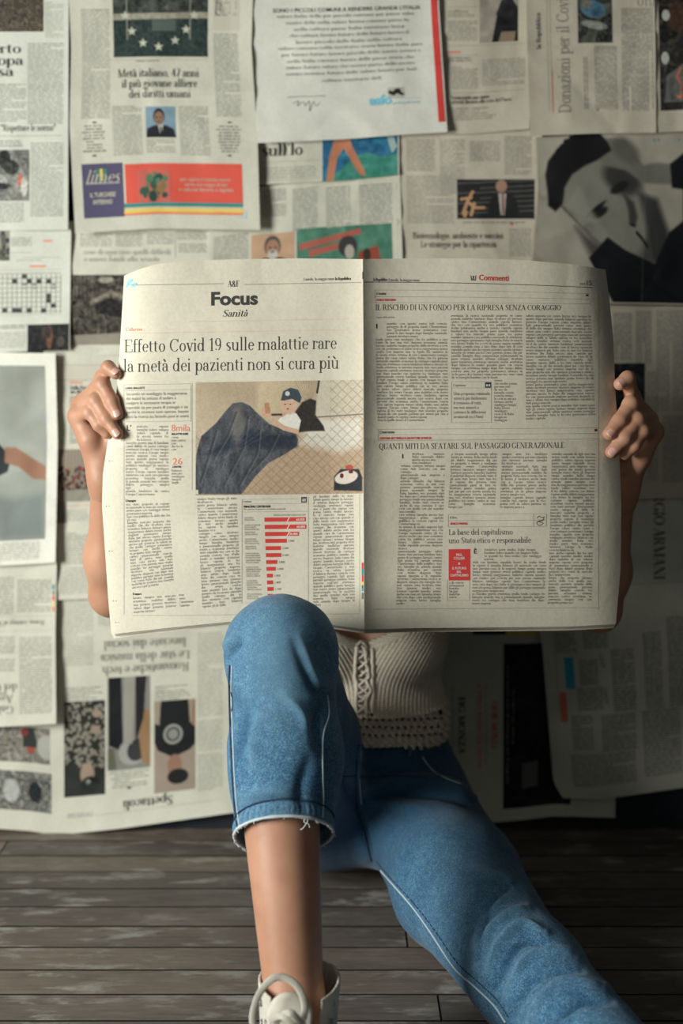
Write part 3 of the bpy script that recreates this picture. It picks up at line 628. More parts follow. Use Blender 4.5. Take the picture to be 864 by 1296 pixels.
s.bars(585, 280, 664, 284, 3, 'grey', seed=3); s.text('Biotecnologie, ambiente e vaccini', 522, 302, 11.5, 'black', T=.12, t=.05, width=117); s.text('Le strategie per la ripartenza', 532, 313, 11.5, 'black', T=.12, t=.05, width=98)
s.rect(646, 282, 649, 285, 'red'); s.bars(644, 289, 672, 326, 3, 'light', seed=1)

# I: large sideways portrait
s = wall_sheet('large grey fashion portrait of a dark-haired man resting on his fist, at the right edge', [(677, 174), (760, 168), (1000, 164)], [(670, 388), (760, 384), (1000, 388)], 4, left=[(677, 174), (679, 250), (672, 330), (670, 388)], seed=71, m='paper_warm', rough=1.2)
c = Can(300, 216, (.66, .63, .56), .8); c.noise(60, .10, 5); O = lambda L: [(x - 678, y - 172) for x, y in L]
c.poly(O([(864, 178), (1000, 178), (1000, 200), (864, 240)]), (.72, .69, .62))
c.poly(O([(700, 240), (728, 214), (768, 196), (800, 222), (822, 262), (838, 305), (836, 350), (800, 352), (765, 330), (735, 290), (712, 268)]), (.50, .49, .44), soft=5)
c.poly(O([(728, 290), (762, 318), (790, 330), (812, 330), (822, 300), (830, 350), (790, 366), (750, 330)]), (.30, .29, .27), soft=9)
c.ell(785 - 678, 232 - 172, 26, 18, (.20, .20, .19), 35, soft=.5); c.ell(757 - 678, 275 - 172, 12, 6, (.10, .10, .10), -30, .4); c.ell(753 - 678, 270 - 172, 15, 3, (.06, .06, .06), -40, .5); c.ell(782 - 678, 243 - 172, 13, 6, (.10, .10, .10), -30, .4)
c.poly(O([(786, 250), (800, 262), (806, 280), (804, 292), (796, 290), (794, 272)]), (.22, .22, .21), soft=4); c.line(O([(806, 300), (813, 308), (820, 318)]), 4, (.12, .11, .11)); c.line(O([(798, 290), (803, 292)]), 3, (.08, .08, .08)); c.poly(O([(806, 250), (830, 258), (846, 300), (842, 345), (826, 335), (818, 295)]), (.20, .20, .20), soft=8); c.ell(746 - 678, 293 - 172, 5, 9, (.26, .25, .24), -40, .5)
c.poly(O([(756, 180), (790, 182), (812, 215), (830, 212), (848, 214), (850, 240), (812, 238), (790, 222), (762, 214), (754, 205)]), (.44, .43, .39), soft=4); c.ell(790 - 678, 196 - 172, 20, 13, (.33, .32, .29), 40, .6, .8)
c.poly(O([(846, 214), (864, 200), (1000, 190), (1000, 388), (864, 300), (862, 246), (848, 244)]), (.045, .055, .075), soft=2)
c.poly(O([(690, 240), (688, 222), (692, 205), (704, 190), (718, 178), (736, 173), (758, 174), (768, 186), (772, 196), (754, 208), (738, 214), (722, 224), (712, 240), (710, 262), (702, 270), (692, 262)]), (.05, .055, .06), soft=3)
rg = random.Random(8)
for k in range(40):
    a = rg.random(); x, y = 694 + a * 60, 214 - 38 * math.sin(a * 2.6); c.ell(x - 678, y - 172, 5, 2.2, (.05, .055, .06), rg.random() * 180)
c.line(O([(708, 262), (735, 290), (762, 315)]), 3, (.26, .26, .24), .6); c.poly(O([(712, 262), (730, 240), (742, 262), (768, 300), (800, 330), (770, 322), (738, 292)]), (.56, .55, .50), soft=6, al=.8)
c.poly(O([(748, 332), (770, 306), (792, 322), (830, 340), (846, 300), (864, 285), (1000, 280), (1000, 390), (780, 390)]), (.045, .055, .075), soft=2)
c.line(O([(814, 176), (815, 388)]), 1.2, (.55, .53, .48), .35)
s.picture(679, 173, 980, 386, c.get(), label='grey printed portrait'); s.rect(808, 176, 862, 179, 'teal')

# J
s = wall_sheet('page of sideways text columns under the large grey portrait, beside the right hand', [(740, 380), (1000, 384)], [(740, 636), (800, 632), (864, 630), (1000, 628)], 2, seed=81, m='paper_warm')
for a in ((776, 395, 800, 455), (804, 393, 826, 460), (830, 392, 870, 520), (780, 540, 800, 600), (838, 526, 870, 610), (818, 470, 834, 608)): s.bars(*a, 2.9, 'light', -90, seed=a[0])
s.picture(776, 460, 816, 560, Can(40, 100, (.10, .13, .15)).blobs(9, [(.07, .08, .10), (.22, .24, .24), (.13, .18, .22)], 7).ell(24, 20, 5, 10, (.40, .24, .18)).get())
s.rules([(816, 400, 816, 610)], 'mist'); s.bars(864, 400, 980, 600, 2.9, 'light', -90, seed=6)

# K: dark page with big serif letters
s = wall_sheet('page with large sideways serif capitals beside the right forearm', [(700, 618), (864, 624), (1000, 622)], [(700, 765), (864, 765), (1000, 765)], 1, seed=91, m='paper_cool', rough=1.2)
s.text('GIORGIO ARMANI', 827, 596, 20, 'black', 'advert_lettering', T=.14, t=.03, width=142, rot=90); s.bars(813, 632, 818, 690, 5, 'grey', -90, seed=2)

# L, M at lower right
s = wall_sheet('tilted page with a blue box and an orange box, lowest at the right edge', [(675, 745), (760, 742), (1000, 730)], [(712, 1010), (760, 1012), (864, 997), (1000, 980)], 4, left=[(675, 745), (686, 820), (696, 940), (700, 990), (712, 1010)], seed=101, m='paper', lift=.02)
for a in ((700, 800, 730, 828), (736, 798, 770, 820), (772, 822, 806, 900), (812, 800, 840, 896), (842, 780, 900, 890), (722, 905, 752, 950), (760, 905, 806, 948), (812, 900, 864, 980), (722, 955, 808, 990), (732, 835, 758, 868), (730, 870, 764, 900)): s.bars(*a, 2.9, 'grey', seed=a[0])
s.rules([(698, 797, 700, 900), (770, 905, 864, 893), (720, 953, 808, 950)], 'light'); s.rect(713, 832, 728, 872, 'blue'); s.rect(707, 876, 719, 914, 'orange'); s.text('Lettere', 757, 828, 9, 'black', width=18, rot=80); s.text('Firenze', 762, 872, 9, 'black', width=20, rot=80)
s = wall_sheet('page with a tall dark photograph and sideways lettering beside the knitted top', [(545, 745), (781, 745)], [(545, 1040), (610, 1042), (660, 1038), (700, 1033), (778, 1035)], 1, seed=111, m='paper', lift=.02)
c = Can(85, 205, (.06, .08, .11)); c.blobs(24, [(.05, .06, .09), (.13, .15, .15), (.09, .10, .12)], 3); c.poly([(24, 150), (44, 148), (44, 180), (24, 182)], (.38, .38, .35)); c.poly([(22, 20), (60, 20), (60, 120), (22, 120)], (.13, .14, .13), .6)
s.picture(637, 815, 722, 1018, c.get(), label='tall dark printed photograph'); s.text('e poi nuovi orari di consegna per il negozio', 641, 842, 6, 'light', width=150, rot=90, sans=True, lift=2); s.text('Scopri le altre', 648, 872, 5, 'light', width=70, rot=90, sans=True, lift=2)
s.text('GIOIE MONZA', 622, 888, 11, 'red', width=60, rot=90, T=.16, t=.06); s.text('HG MONZA', 580, 882, 12, 'navy', width=72, rot=90, T=.16, t=.06); s.text('2 APRILE IN EDICOLA GRATIS', 604, 866, 8, 'red', width=105, rot=90, T=.12, t=.05); s.text('solo su ordinazione telefonica oggi', 571, 866, 6, 'grey', width=110, rot=90); s.text('spesa a domicilio per tutti i lettori', 613, 866, 6, 'grey', width=100, rot=90)
s.rect(598, 797, 640, 803, 'navy'); s.rect(640, 799, 680, 804, 'yellow')

# N: upside-down spread at lower left
s = wall_sheet('upside-down spread with three photos side by side, low on the left', [(-170, 690), (440, 690)], [(-170, 1052), (0, 1049), (40, 1052), (71, 1057), (150, 1049), (285, 1030), (440, 1012)], 1, seed=121, m='paper', lift=.030, fold=False)
R = 180
for t, x0, x1, y in (('Romantiche e tech', 239, 129, 838), ('Le star della musica', 240, 127, 823), ('lanciate dai social', 235, 131, 807)): s.text(t, x0, y, 16, 'grey', T=.13, t=.05, width=x0 - x1, rot=R)
s.text('Spettacoli', 219, 1006, 17, 'black', T=.14, t=.05, width=64, rot=R); s.rules([(84, 1035, 280, 1016)], 'light'); s.bars(85, 1030, 118, 1034, 3, 'light', seed=1)
c = Can(52, 116, (.12, .13, .12)); rg = random.Random(2)
for k in range(170): c.ell(rg.random() * 52, 34 + rg.random() * 80, 1.3 + rg.random() * 1.2, 2.6, (.52, .50, .44), rg.random() * 180)
c.ell(22, 26, 9, 14, (.62, .52, .44)); c.ell(18, 13, 12, 10, (.06, .07, .07)); c.ell(21, 16, 3, 3, (.6, .6, .55)); c.ell(12, 80, 6, 5, (.62, .52, .44)); c.ell(10, 100, 6, 5, (.62, .52, .44)); c.poly([(0, 0), (52, 0), (52, 30), (40, 20), (0, 12)], (.16, .17, .15), .5)
s.picture(81, 889, 133, 1005, c.get(), rot=R, label='printed photo of a person in a patterned dress')
c = Can(54, 112, (.50, .49, .46)); c.poly([(28, 18), (52, 30), (52, 112), (36, 112), (34, 30)], (.06, .07, .08)); c.ell(22, 20, 18, 16, (.62, .62, .60)); c.ell(16, 22, 12, 14, (.18, .18, .19), 30); c.poly([(22, 30), (33, 30), (33, 112), (18, 112)], (.60, .58, .54)); c.poly([(0, 0), (10, 8), (14, 40), (8, 70), (0, 70)], (.60, .44, .28)); c.poly([(8, 60), (18, 30), (18, 112), (4, 112)], (.10, .10, .11)); c.poly([(42, 0), (54, 0), (54, 26), (46, 26)], (.36, .38, .30))
s.picture(136, 858, 190, 970, c.get(), rot=R)
c = Can(51, 109, (.62, .54, .47)); c.poly([(0, 54), (6, 48), (22, 42), (30, 42), (46, 50), (50, 60), (50, 82), (44, 80), (42, 109), (8, 109), (6, 80), (0, 82)], (.06, .07, .08)); c.ell(25, 30, 9, 14, (.60, .43, .34)); c.ell(21, 17, 13, 9, (.05, .05, .06)); c.ell(27, 68, 12, 12, (.62, .62, .58)); c.ell(27, 68, 9, 9, (.28, .28, .28)); c.ell(27, 68, 6, 6, (.55, .55, .52)); c.poly([(0, 75), (4, 78), (2, 109), (0, 109)], (.58, .42, .33))
s.picture(195, 888, 247, 998, c.get(), rot=R, label='printed photo of a person in a black shirt')
s.bars(82, 870, 132, 888, 3.4, 'light', seed=2, ragged=.4); s.bars(196, 868, 246, 886, 3.4, 'light', seed=3, ragged=.4); s.bars(138, 974, 190, 996, 3.6, 'light', seed=4, ragged=.3, center=True); s.rect(161, 996, 166, 998, 'black')
for a in ((81, 735, 118, 842), (250, 800, 282, 905), (250, 955, 282, 1000), (250, 912, 282, 950), (124, 700, 240, 790), (290, 700, 430, 990)): s.bars(*a, 2.9, 'mist', seed=a[0])
c = Can(124, 52, (.48, .46, .40)); c.blobs(8, [(.30, .28, .26), (.62, .60, .56), (.40, .38, .34)], 9); c.ell(24, 20, 5, 7, (.65, .25, .16)); c.poly([(14, 22), (34, 22), (34, 50), (20, 50)], (.14, .16, .15)); c.ell(4, 24, 12, 18, (.66, .66, .62)); c.ell(32, 44, 5, 6, (.5, .14, .14))
s.picture(-60, 919, 63, 968, c.get(), rot=R)
c = Can(124, 54, (.42, .42, .40)); c.blobs(6, [(.18, .22, .22), (.62, .60, .55), (.34, .34, .32)], 10); c.ell(20, 26, 8, 14, (.08, .11, .13)); c.ell(50, 26, 10, 16, (.68, .68, .66)); c.ell(98, 30, 12, 14, (.6, .6, .58)); c.noise(3, .12, 2)
s.picture(-60, 975, 65, 1030, c.get(), rot=R); s.bars(-40, 1033, 62, 1037, 3, 'light', seed=5)

# O
s = wall_sheet('upside-down page of text ending in a two-word headline, middle of the left edge', [(-160, 700), (72, 700)], [(-160, 925), (0, 920), (71, 916)], 4, seed=131, m='paper', lift=.014, right=[(72, 700), (70, 800), (71, 916)])
for a in ((24, 806, 66, 905), (-60, 806, 19, 850), (-60, 730, 17, 778), (22, 733, 64, 776)): s.bars(*a, 2.9, 'light', seed=a[0] + 100)
s.text('Galli, contagi', 17, 893, 15, 'grey', T=.13, t=.05, width=76, rot=180); s.text('Agenzie', 17, 879, 15, 'grey', T=.13, t=.05, width=50, rot=180); s.text('del C', 22, 865, 15, 'grey', T=.13, t=.05, width=30, rot=180)
s.text('Roma, contagi al Sud', 56, 785, 9, 'grey', T=.12, width=66, rot=180); s.rules([(-60, 800, 66, 798), (-60, 781, 66, 779)], 'mist')
for y, i_ in ((740, 'teal'), (747, 'grey'), (754, 'red'), (761, 'yellow'), (768, 'orange')): s.rect(66.5, y, 69, y + 6, i_, 'colour_mark', 1)
# Q
s = wall_sheet('pale page with a large photo of an outstretched arm, left edge', [(-170, 444), (70, 447)], [(-170, 722), (0, 716), (70, 712)], 5, seed=141, m='paper_white', rough=1.5, right=[(70, 447), (73, 560), (70, 712)])
c = Can(220, 230, (.60, .62, .58)); c.noise(60, .10, 1); c.poly([(0, 60), (150, 90), (165, 108), (176, 122), (172, 140), (150, 150), (0, 160)], (.14, .17, .18)); c.poly([(168, 108), (182, 108), (206, 125), (220, 134), (220, 152), (204, 150), (186, 134), (168, 128)], (.62, .42, .32), soft=2); c.poly([(0, 160), (120, 165), (180, 175), (220, 170), (220, 230), (0, 230)], (.46, .50, .49), soft=14)
s.picture(-163, 461, 57, 682, c.get(), label='pale printed photo of an arm')
s.bars(-100, 690, 50, 708, 3, 'mist', seed=1)
# R
s = wall_sheet('page with a small crowd photo above a grey block, beside the left forearm', [(55, 440), (200, 440)], [(55, 760), (200, 755)], 2, seed=151, m='paper')
s.rules([(72, 462, 138, 464), (72, 481, 130, 482)]); s.rect(72, 464, 128, 480, 'pale'); s.text('Dalla Russia', 89, 493, 7, 'black', T=.14, t=.06, width=26); s.text('un altro virus', 89, 498, 7, 'black', T=.14, t=.06, width=30); s.rect(88, 483, 104, 485, 'orange')
s.bars(88, 501, 120, 563, 2.9, 'grey', seed=1, ragged=.2)
c = Can(60, 80, (.52, .46, .40))
for k in range(14): c.line([(k * 4.4, 0), (k * 4.4, 34)], 1.2, (.66, .60, .52))
rg = random.Random(6)
for k in range(120): c.ell(rg.random() * 60, 28 + rg.random() * 36, 1.8, 3, rg.choice([(.10, .10, .10), (.16, .15, .15), (.30, .24, .20), (.55, .46, .38), (.5, .16, .12)]))
c.poly([(0, 64), (60, 60), (60, 80), (0, 80)], (.56, .54, .48))
s.picture(71, 569, 131, 634, c.get()); s.rect(71, 634, 84, 662, 'grey'); s.bars(84, 645, 112, 660, 3, 'mist', seed=3); s.bars(85, 674, 112, 715, 2.9, 'light', seed=2); s.rules([(84, 640, 114, 640)], 'orange'); s.bars(75, 718, 135, 752, 2.9, 'mist', seed=8)
# S crossword
s = wall_sheet('page with a crossword grid and a dark photo strip below it', [(-160, 280), (90, 280)], [(-160, 450), (0, 446), (88, 443)], 2, seed=161, m='paper_cool')
s.picture(-70, 290, 12, 330, Can(82, 40, (.34, .34, .30)).blobs(5, [(.15, .16, .15), (.55, .54, .48)], 4).get()); s.bars(14, 300, 40, 312, 3, 'light', seed=3); s.rules([(14, 320, 40, 300), (28, 326, 76, 326), (0, 342, 78, 342), (0, 399, 78, 397)], 'light'); s.rect(55, 304, 66, 306, 'orange'); s.rect(38, 336, 58, 338, 'orange')
s.rect(2, 336, 9, 342, 'pale'); s.bars(20, 328, 76, 333, 3, 'mist', seed=4)
GX, GY, CS = -46, 347, 6.15
s.rules([(GX + i * CS, GY, GX + i * CS, GY + 8 * CS) for i in range(21)] + [(GX, GY + j * CS, GX + 20 * CS, GY + j * CS) for j in range(9)], 'grey', .7, 'crossword_line')
bl = [s.s.loc(GX + i * CS, GY + j * CS) for i, j in ((12, 0), (10, 1), (13, 1), (15, 1), (17, 1), (12, 2), (18, 2), (17, 4), (17, 5), (18, 6), (8, 7), (10, 7), (11, 7), (13, 7), (16, 7), (5, 3), (3, 5), (1, 1), (6, 6), (2, 7), (14, 2))]
s.put('crossword_square', rects([(a, b, a + CS, b + CS) for a, b in bl]), 'black', 1, None, 'stuff')
s.bars(-40, 412, 33, 418, 3, 'grey', seed=6); s.bars(-40, 421, 33, 440, 3, 'mist', seed=7)
s.picture(35, 411, 87, 444, Can(52, 33, (.10, .10, .10)).ell(28, 16, 4, 14, (.42, .26, .18)).ell(24, 10, 6, 8, (.2, .16, .13)).ell(42, 22, 5, 6, (.3, .28, .24)).noise(4, .12, 3).get())
# T
s = wall_sheet('page with a photo of a gabled porch, left of the held newspaper top', [(82, 280), (275, 280)], [(82, 450), (275, 448)], 1, seed=171, m='paper')
for a in ((101, 295, 142, 314), (146, 295, 180, 314), (186, 295, 220, 310), (224, 292, 262, 306)): s.bars(*a, 2.9, 'light', seed=a[0])
s.text('cose di ogni caso quelli difficili', 106, 322, 9, 'light', T=.11, width=110); s.text('e nuovi fondi alla scuola', 106, 331, 9, 'light', T=.11, width=96); s.rules([(222, 292, 222, 326)], 'light'); s.bars(226, 308, 262, 322, 3, 'light', seed=4)
c = Can(90, 90, (.26, .24, .21)); c.blobs(10, [(.13, .12, .11), (.36, .33, .28), (.2, .18, .16)], 5)
for k in range(6): c.line([(4 + k * 5, 0), (4 + k * 5, 28)], 1, (.45, .43, .38))
c.ell(46, 7, 10, 4, (.62, .60, .54)); c.poly([(26, 34), (52, 20), (90, 34), (90, 40), (52, 26), (26, 40)], (.50, .47, .41)); c.poly([(32, 38), (52, 30), (90, 42), (90, 60), (32, 50)], (.10, .09, .09)); c.noise(4, .2, 6); c.poly([(0, 78), (90, 74), (90, 90), (0, 90)], (.55, .52, .46))
s.picture(89, 348, 178, 436, c.get(), label='printed photo of a gabled porch')
# sheets behind the held newspaper and past the frame
s = wall_sheet('text page on the wall hidden behind the held newspaper, its left half', [(150, 400), (478, 400)], [(150, 720), (478, 720)], -1.5, seed=181, m='paper', rough=.2, lift=0)
for a in ((205, 440, 262, 670), (270, 440, 328, 670), (336, 440, 392, 670), (400, 440, 456, 670)): s.bars(*a, 2.9, 'light', seed=a[0])
s = wall_sheet('text page on the wall hidden behind the held newspaper, its right half', [(470, 370), (790, 370)], [(470, 860), (790, 860)], -2.3, seed=191, m='paper_warm', rough=.2, lift=0)
for a in ((483, 445, 532, 720), (540, 445, 598, 720), (606, 445, 662, 720)): s.bars(*a, 2.9, 'light', seed=a[0])

# ------------------------------------------------------------------ the held newspaper
YP = -0.475
LT = [(459, 328), (380, 327), (300, 328), (240, 330), (200, 334), (175, 341), (157, 349)][::-1]
LB = [(141, 803), (210, 795), (290, 787), (380, 786), (420, 791), (461, 797)]
LL = [(157, 349), (154, 400), (151, 450), (147, 500), (136, 560), (130, 600), (129, 640), (133, 700), (137, 760), (141, 803)]
SP = [(459, 328), (460, 480), (460, 640), (461, 797)]
RT = [(459, 328), (520, 327), (600, 327), (660, 329), (720, 334), (766, 341)]
RB = [(461, 797), (520, 795), (640, 794), (720, 793), (779, 790)]
RR = [(766, 341), (771, 380), (776, 430), (778, 490), (783, 560), (786, 640), (785, 720), (779, 790)]
def page_grid(top, bot, left, right, nu, nv, yf, sm=3):
    PX = coons(top, bot, left, right, nu, nv, sm); u = np.linspace(0, 1, nu + 1)[None] + 0 * PX[..., 0]; v = np.linspace(0, 1, nv + 1)[:, None] + 0 * PX[..., 0]
    Y = yf(u, v); return PX, P(PX[..., 0], PX[..., 1], Y)
fold = lambda v: 0.0035 * np.exp(-np.abs(v - .485) / .02) + 0.0045 * np.abs(v - .485) ** 1.0
def crum(u, v, sd):
    return 0.0055 * fbm(u * 2.2 + 3, v * 3.0, sd, 2) + 0.0022 * (0.25 - np.abs(fbm(u * 4, v * 5 + 1, sd + 3, 2)))
def yl(u, v):
    curl = 0.020 * (1 - v * .75) * np.exp(-u / .045) + 0.012 * np.exp(-u / .25)
    return YP + 0.004 + curl - 0.013 * np.exp(-(1 - u) / .07) - fold(v) + crum(u, v, 11) * np.clip(u * 6, 0, 1) * np.clip((1 - u) * 8, 0.0, 1)
def yr(u, v):
    curl = 0.034 * (1 - v * .55) * np.exp(-(1 - u) / .10)
    return YP + 0.004 + 0.006 * u - 0.013 * np.exp(-u / .07) + curl - fold(v) + crum(u, v, 29) * np.clip(u * 8, 0, 1) * np.clip((1 - u) * 6, 0, 1)
paper = empty('newspaper', (0.03, YP, 0.47), 'open newspaper held up in both hands, its left page titled Focus', 'newspaper')
PXL, GLf = page_grid(LT, LB, LL, SP, 110, 160, yl); PXR, GR = page_grid(RT, RB, SP, RR, 110, 160, yr)
# join the two pages at the spine
mid = (GLf[:, -1] + GR[:, 0]) / 2; GLf[:, -1] = mid; GR[:, 0] = mid
pl = mesh_obj('left_page', GLf.reshape(-1, 3), gridfaces(110, 160), 'paper_held', paper); pr = mesh_obj('right_page', GR.reshape(-1, 3), gridfaces(110, 160), 'paper_held', paper)
for (top, bot, left, right, yf, nm, dx) in ((LT, LB, LL, SP, yl, 'inner_left_page', -1), (RT, RB, SP, RR, yr, 'inner_right_page', 1)):
    for k in (1, 2):
        sh = lambda L: [(x + (-dx * 1.2 * k if abs(x - 460) > 20 else 0), y + (3.2 * k - 1.5 if y > 500 else 1.5 * k)) for x, y in L]
        PX_, G_ = page_grid(sh(top), sh(bot), sh(left), sh(right), 60, 90, lambda u, v: yf(u, v) + 0.0022 * k + 0.002 * k * v ** 4)
        mesh_obj(nm, G_.reshape(-1, 3), gridfaces(60, 90), 'paper_held', paper)
wl = lambda x, y: y - (x - 157) * .017 * np.clip(1 - (y - 447) / 600, .3, 1)
wr_ = lambda x, y: y + 7 * (np.clip(x - 460, 0, 400) / 290) ** 2 * np.clip((392 - y) / 35, 0, 1) - 2 * (x - 470) / 285 * np.clip((y - 480) / 60, 0, 1)
LP = Sheet(PageSurf(PXL, GLf, wl), pl, 0.00015); RP = Sheet(PageSurf(PXR, GR, wr_), pr, 0.00015)

WORDS = """il lo la di a da in con su per tra fra che non una gli dei delle malattie rare pazienti ricerca ospedale sondaggio maggioranza terapie paura contagio
strutture cura medici sanitario anni salute sistema pubblico studio centro nazionale casi diagnosi farmaci assistenza famiglie bambini regioni lavoro impresa
fondo Europa risorse governo Italia Commissione mercato crescita capitale passaggio generazionale azienda famiglia fondatore soci figli governance crisi ripresa
debito paesi bilancio proposta stati membri economia valore persone tempo sempre anche ancora come quando dopo prima questo quella nuovo sono stato essere fare""".split()
_cc = {}
def mini(ch):
    if ch in _cc: return _cc[ch]
    adv, ops = GL.get(ch, GL['n']); Q = []
    def R_(x0, y0, x1, y1): Q.append([(x0, y0), (x1, y0), (x1, y1), (x0, y1)])
    for o in ops:
        if o[0] == 'v': R_(o[1] - .05, o[2], o[1] + .05, o[3])
        elif o[0] == 'h': R_(o[1], o[3] - .025, o[2], o[3] + .025)
        elif o[0] == 'o':
            _, cx, cy, rx, ry, a0, a1 = o; full = a1 - a0 > 300
            lft = full or (a0 < 180 < a1) or a0 <= -180 ; rgt = full or a0 <= 0 <= a1 or a1 >= 360 or a0 < 0 or (a0 < 60 and a1 < 300 and a1 - a0 > 120)
            if lft: R_(cx - rx - .04, cy - ry * .7, cx - rx + .05, cy + ry * .7)
            if rgt: R_(cx + rx - .05, cy - ry * .7, cx + rx + .04, cy + ry * .7)
            if a0 < 90 < a1: R_(cx - rx * .7, cy + ry - .04, cx + rx * .7, cy + ry + .02)
            if a0 < 270 < a1: R_(cx - rx * .7, cy - ry - .02, cx + rx * .7, cy - ry + .04)
        elif o[0] == 'd':
            nx = .045 if o[5] else .02; Q.append([(o[1] - nx, o[2]), (o[1] + nx, o[2]), (o[3] + nx, o[4]), (o[3] - nx, o[4])])
    _cc[ch] = (adv, np.array(Q, float).reshape(-1, 4, 2)); return _cc[ch]
def para(S, c0, c1, c2, c3, pitch=3.85, size=None, ink='grey', seed=0, just=True, name='text_column'):
    """justified small print; corners TL, TR, BR, BL as measured on the page"""
    a, b, c, d = [np.array(S.s.loc(*q)) for q in (c0, c1, c2, c3)]; rg = random.Random(seed * 31 + int(c0[0]) + int(c0[1]) * 7)
    size = size or pitch * 1.16; H = ((d[1] - a[1]) + (c[1] - b[1])) / 2; n = max(1, int(round(H / pitch))); out = []
    for i in range(n):
        f = (i + .75) / n; l = a + (d - a) * f; r = b + (c - b) * f; wd = r[0] - l[0]
        last = rg.random() < .05 or i == n - 1; tgt = wd * (rg.uniform(.3, .8) if last else (1 if just else rg.uniform(.82, 1)))
        words = []; x = 0
        while True:
            w_ = rg.choice(WORDS); ww = sum(mini(ch)[0] for ch in w_) * size * .92
            if words and x + ww > tgt: break
            words.append((w_, ww)); x += ww + size * .24
            if len(words) > 40: break
        tot = sum(k[1] for k in words); gap = (tgt - tot) / max(1, len(words) - 1) if (just and not last and len(words) > 1) else size * .24
        x = l[0]; sc_ = .92
        if len(words) == 1: sc_ = min(.92, .92 * tgt / tot)
        for w_, ww in words:
            for ch in w_:
                adv, q = mini(ch)
                if len(q): out.append(np.stack([x + q[..., 0] * size * sc_, (l[1] + (r[1] - l[1]) * (x - l[0]) / wd) - q[..., 1] * size], -1))
                x += adv * size * sc_
            x += gap
    return S.put(name, np.concatenate(out), ink, 1, None, 'stuff')

# left page print
L = LP
L.rules([(164, 361, 283, 361), (309, 360, 457, 357)], 'grey', .7); L.text('A&F', 288, 363, 11, 'black', 'masthead', T=.13, t=.03, width=15)
L.text('Focus', 266, 386, 23, 'black', 'section_title', width=60, sans=True, bold=.035); L.text('Sanità', 281, 401, 12.5, 'black', 'section_title', T=.10, t=.03, width=32, italic=.28)
L.text('Lunedì, 18 maggio 2020', 384, 355, 5, 'grey', 'date_line', width=39, T=.12, t=.05); L.text('la Repubblica', 424, 354.5, 5.2, 'black', 'date_line', width=20, T=.16, t=.07)
q = spline([(160, 364), (163, 356), (168, 354), (162, 361), (172, 359), (170, 362), (166, 363)], 30)
L0 = np.array([L.s.loc(*p) for p in q]); t_ = np.gradient(L0, axis=0); n_ = np.stack([-t_[:, 1], t_[:, 0]], 1) / (np.hypot(*t_.T)[:, None] + 1e-9) * .7
L.put('pen_mark', np.stack([L0[:-1] + n_[:-1], L0[1:] + n_[1:], L0[1:] - n_[1:], L0[:-1] - n_[:-1]], 1), 'sky', 2, label='light blue scribble'); L.text('32', 169, 360, 5, 'sky', 'page_number', width=5)
L.text("L'allarme", 159, 419, 6.4, 'orange', 'caption', width=21, sans=True); L.rules([(240, 407, 441, 406), (159, 422, 441, 419)], 'peach', .5)
L.text('Effetto Covid 19 sulle malattie rare', 157, 446, 23, 'black', T=.075, t=.032, width=269); L.text('la metà dei pazienti non si cura più', 156, 471, 23, 'black', T=.075, t=.032, width=273)
L.rules([(157, 487, 243, 487), (157, 494.5, 241, 494.5), (157, 534, 243, 534), (241.5, 487, 241.5, 534), (157, 487, 157, 534)], 'light', .45)
L.text('LARA BALLESTI', 159, 492.5, 3.6, 'black', 'byline', width=24, sans=True, bold=.03)
for i, t in enumerate(('Secondo un sondaggio la maggioranza', 'dei malati ha smesso di andare a', 'svolgere le necessarie terapie in', 'ospedale sia per paura di contagio e sia', 'perché le strutture sono operate. Intanto', 'però la ricerca sta facendo passi in avanti')):
    L.text(t, 159.5, 500.5 + i * 5.75, 5.5, 'grey', 'standfirst', width=(77, 63, 62, 78, 79, 79)[i], sans=True)
L.text("L'", 160, 545, 10, 'black', 'drop_cap', width=6, sans=True, bold=.01)
para(L, (173, 538), (213, 538), (213, 559), (173, 559), 4.05, seed=1); para(L, (159, 559), (213, 559), (214, 628), (159, 628), 4.05, seed=2)
L.text("L'impegno", 159, 635, 4, 'black', 'crosshead', width=13, sans=True, bold=.03)
para(L, (159, 637), (214, 636), (220, 739), (167, 746), 3.85, seed=3); L.text('Il numero', 168, 753, 4, 'black', 'crosshead', width=11, sans=True, bold=.03)
para(L, (168, 755), (222, 752), (223, 773), (169, 777), 4, seed=4); para(L, (226, 751), (249, 750), (245, 768), (227, 769), 4.1, seed=5, just=False)
L.text('8mila', 216.5, 546, 12.5, 'orange', 'figure', width=24, sans=True, bold=-.004); L.text('MALATTIE RARE', 217, 550.5, 3.4, 'black', 'figure_label', width=21, sans=True, bold=.04); para(L, (217, 552), (240, 552), (240, 571), (217, 571), 3.9, seed=6, just=False)
L.text('26', 218, 588, 12, 'orange', 'figure', width=12.5, sans=True, bold=-.004); L.text('CENTRI', 218, 592, 3.4, 'black', 'figure_label', width=11, sans=True, bold=.04); para(L, (217, 594), (241, 594), (241, 613), (217, 613), 3.9, seed=7, just=False)
para(L, (249, 630), (299, 629), (306, 766), (256, 770), 3.9, seed=8); para(L, (396, 627), (447, 626), (449, 766), (396, 768), 3.85, seed=9)
L.rules([(243, 485, 243, 620), (168, 779, 455, 776), (157, 535, 168, 778), (455, 625, 456, 775)], 'light', .45)
L.rules([(306, 632, 389, 629), (306, 638, 389, 637), (306, 648, 389, 647), (306, 632, 311, 764), (390, 629, 391, 762), (311, 763, 391, 761)], 'light', .4)
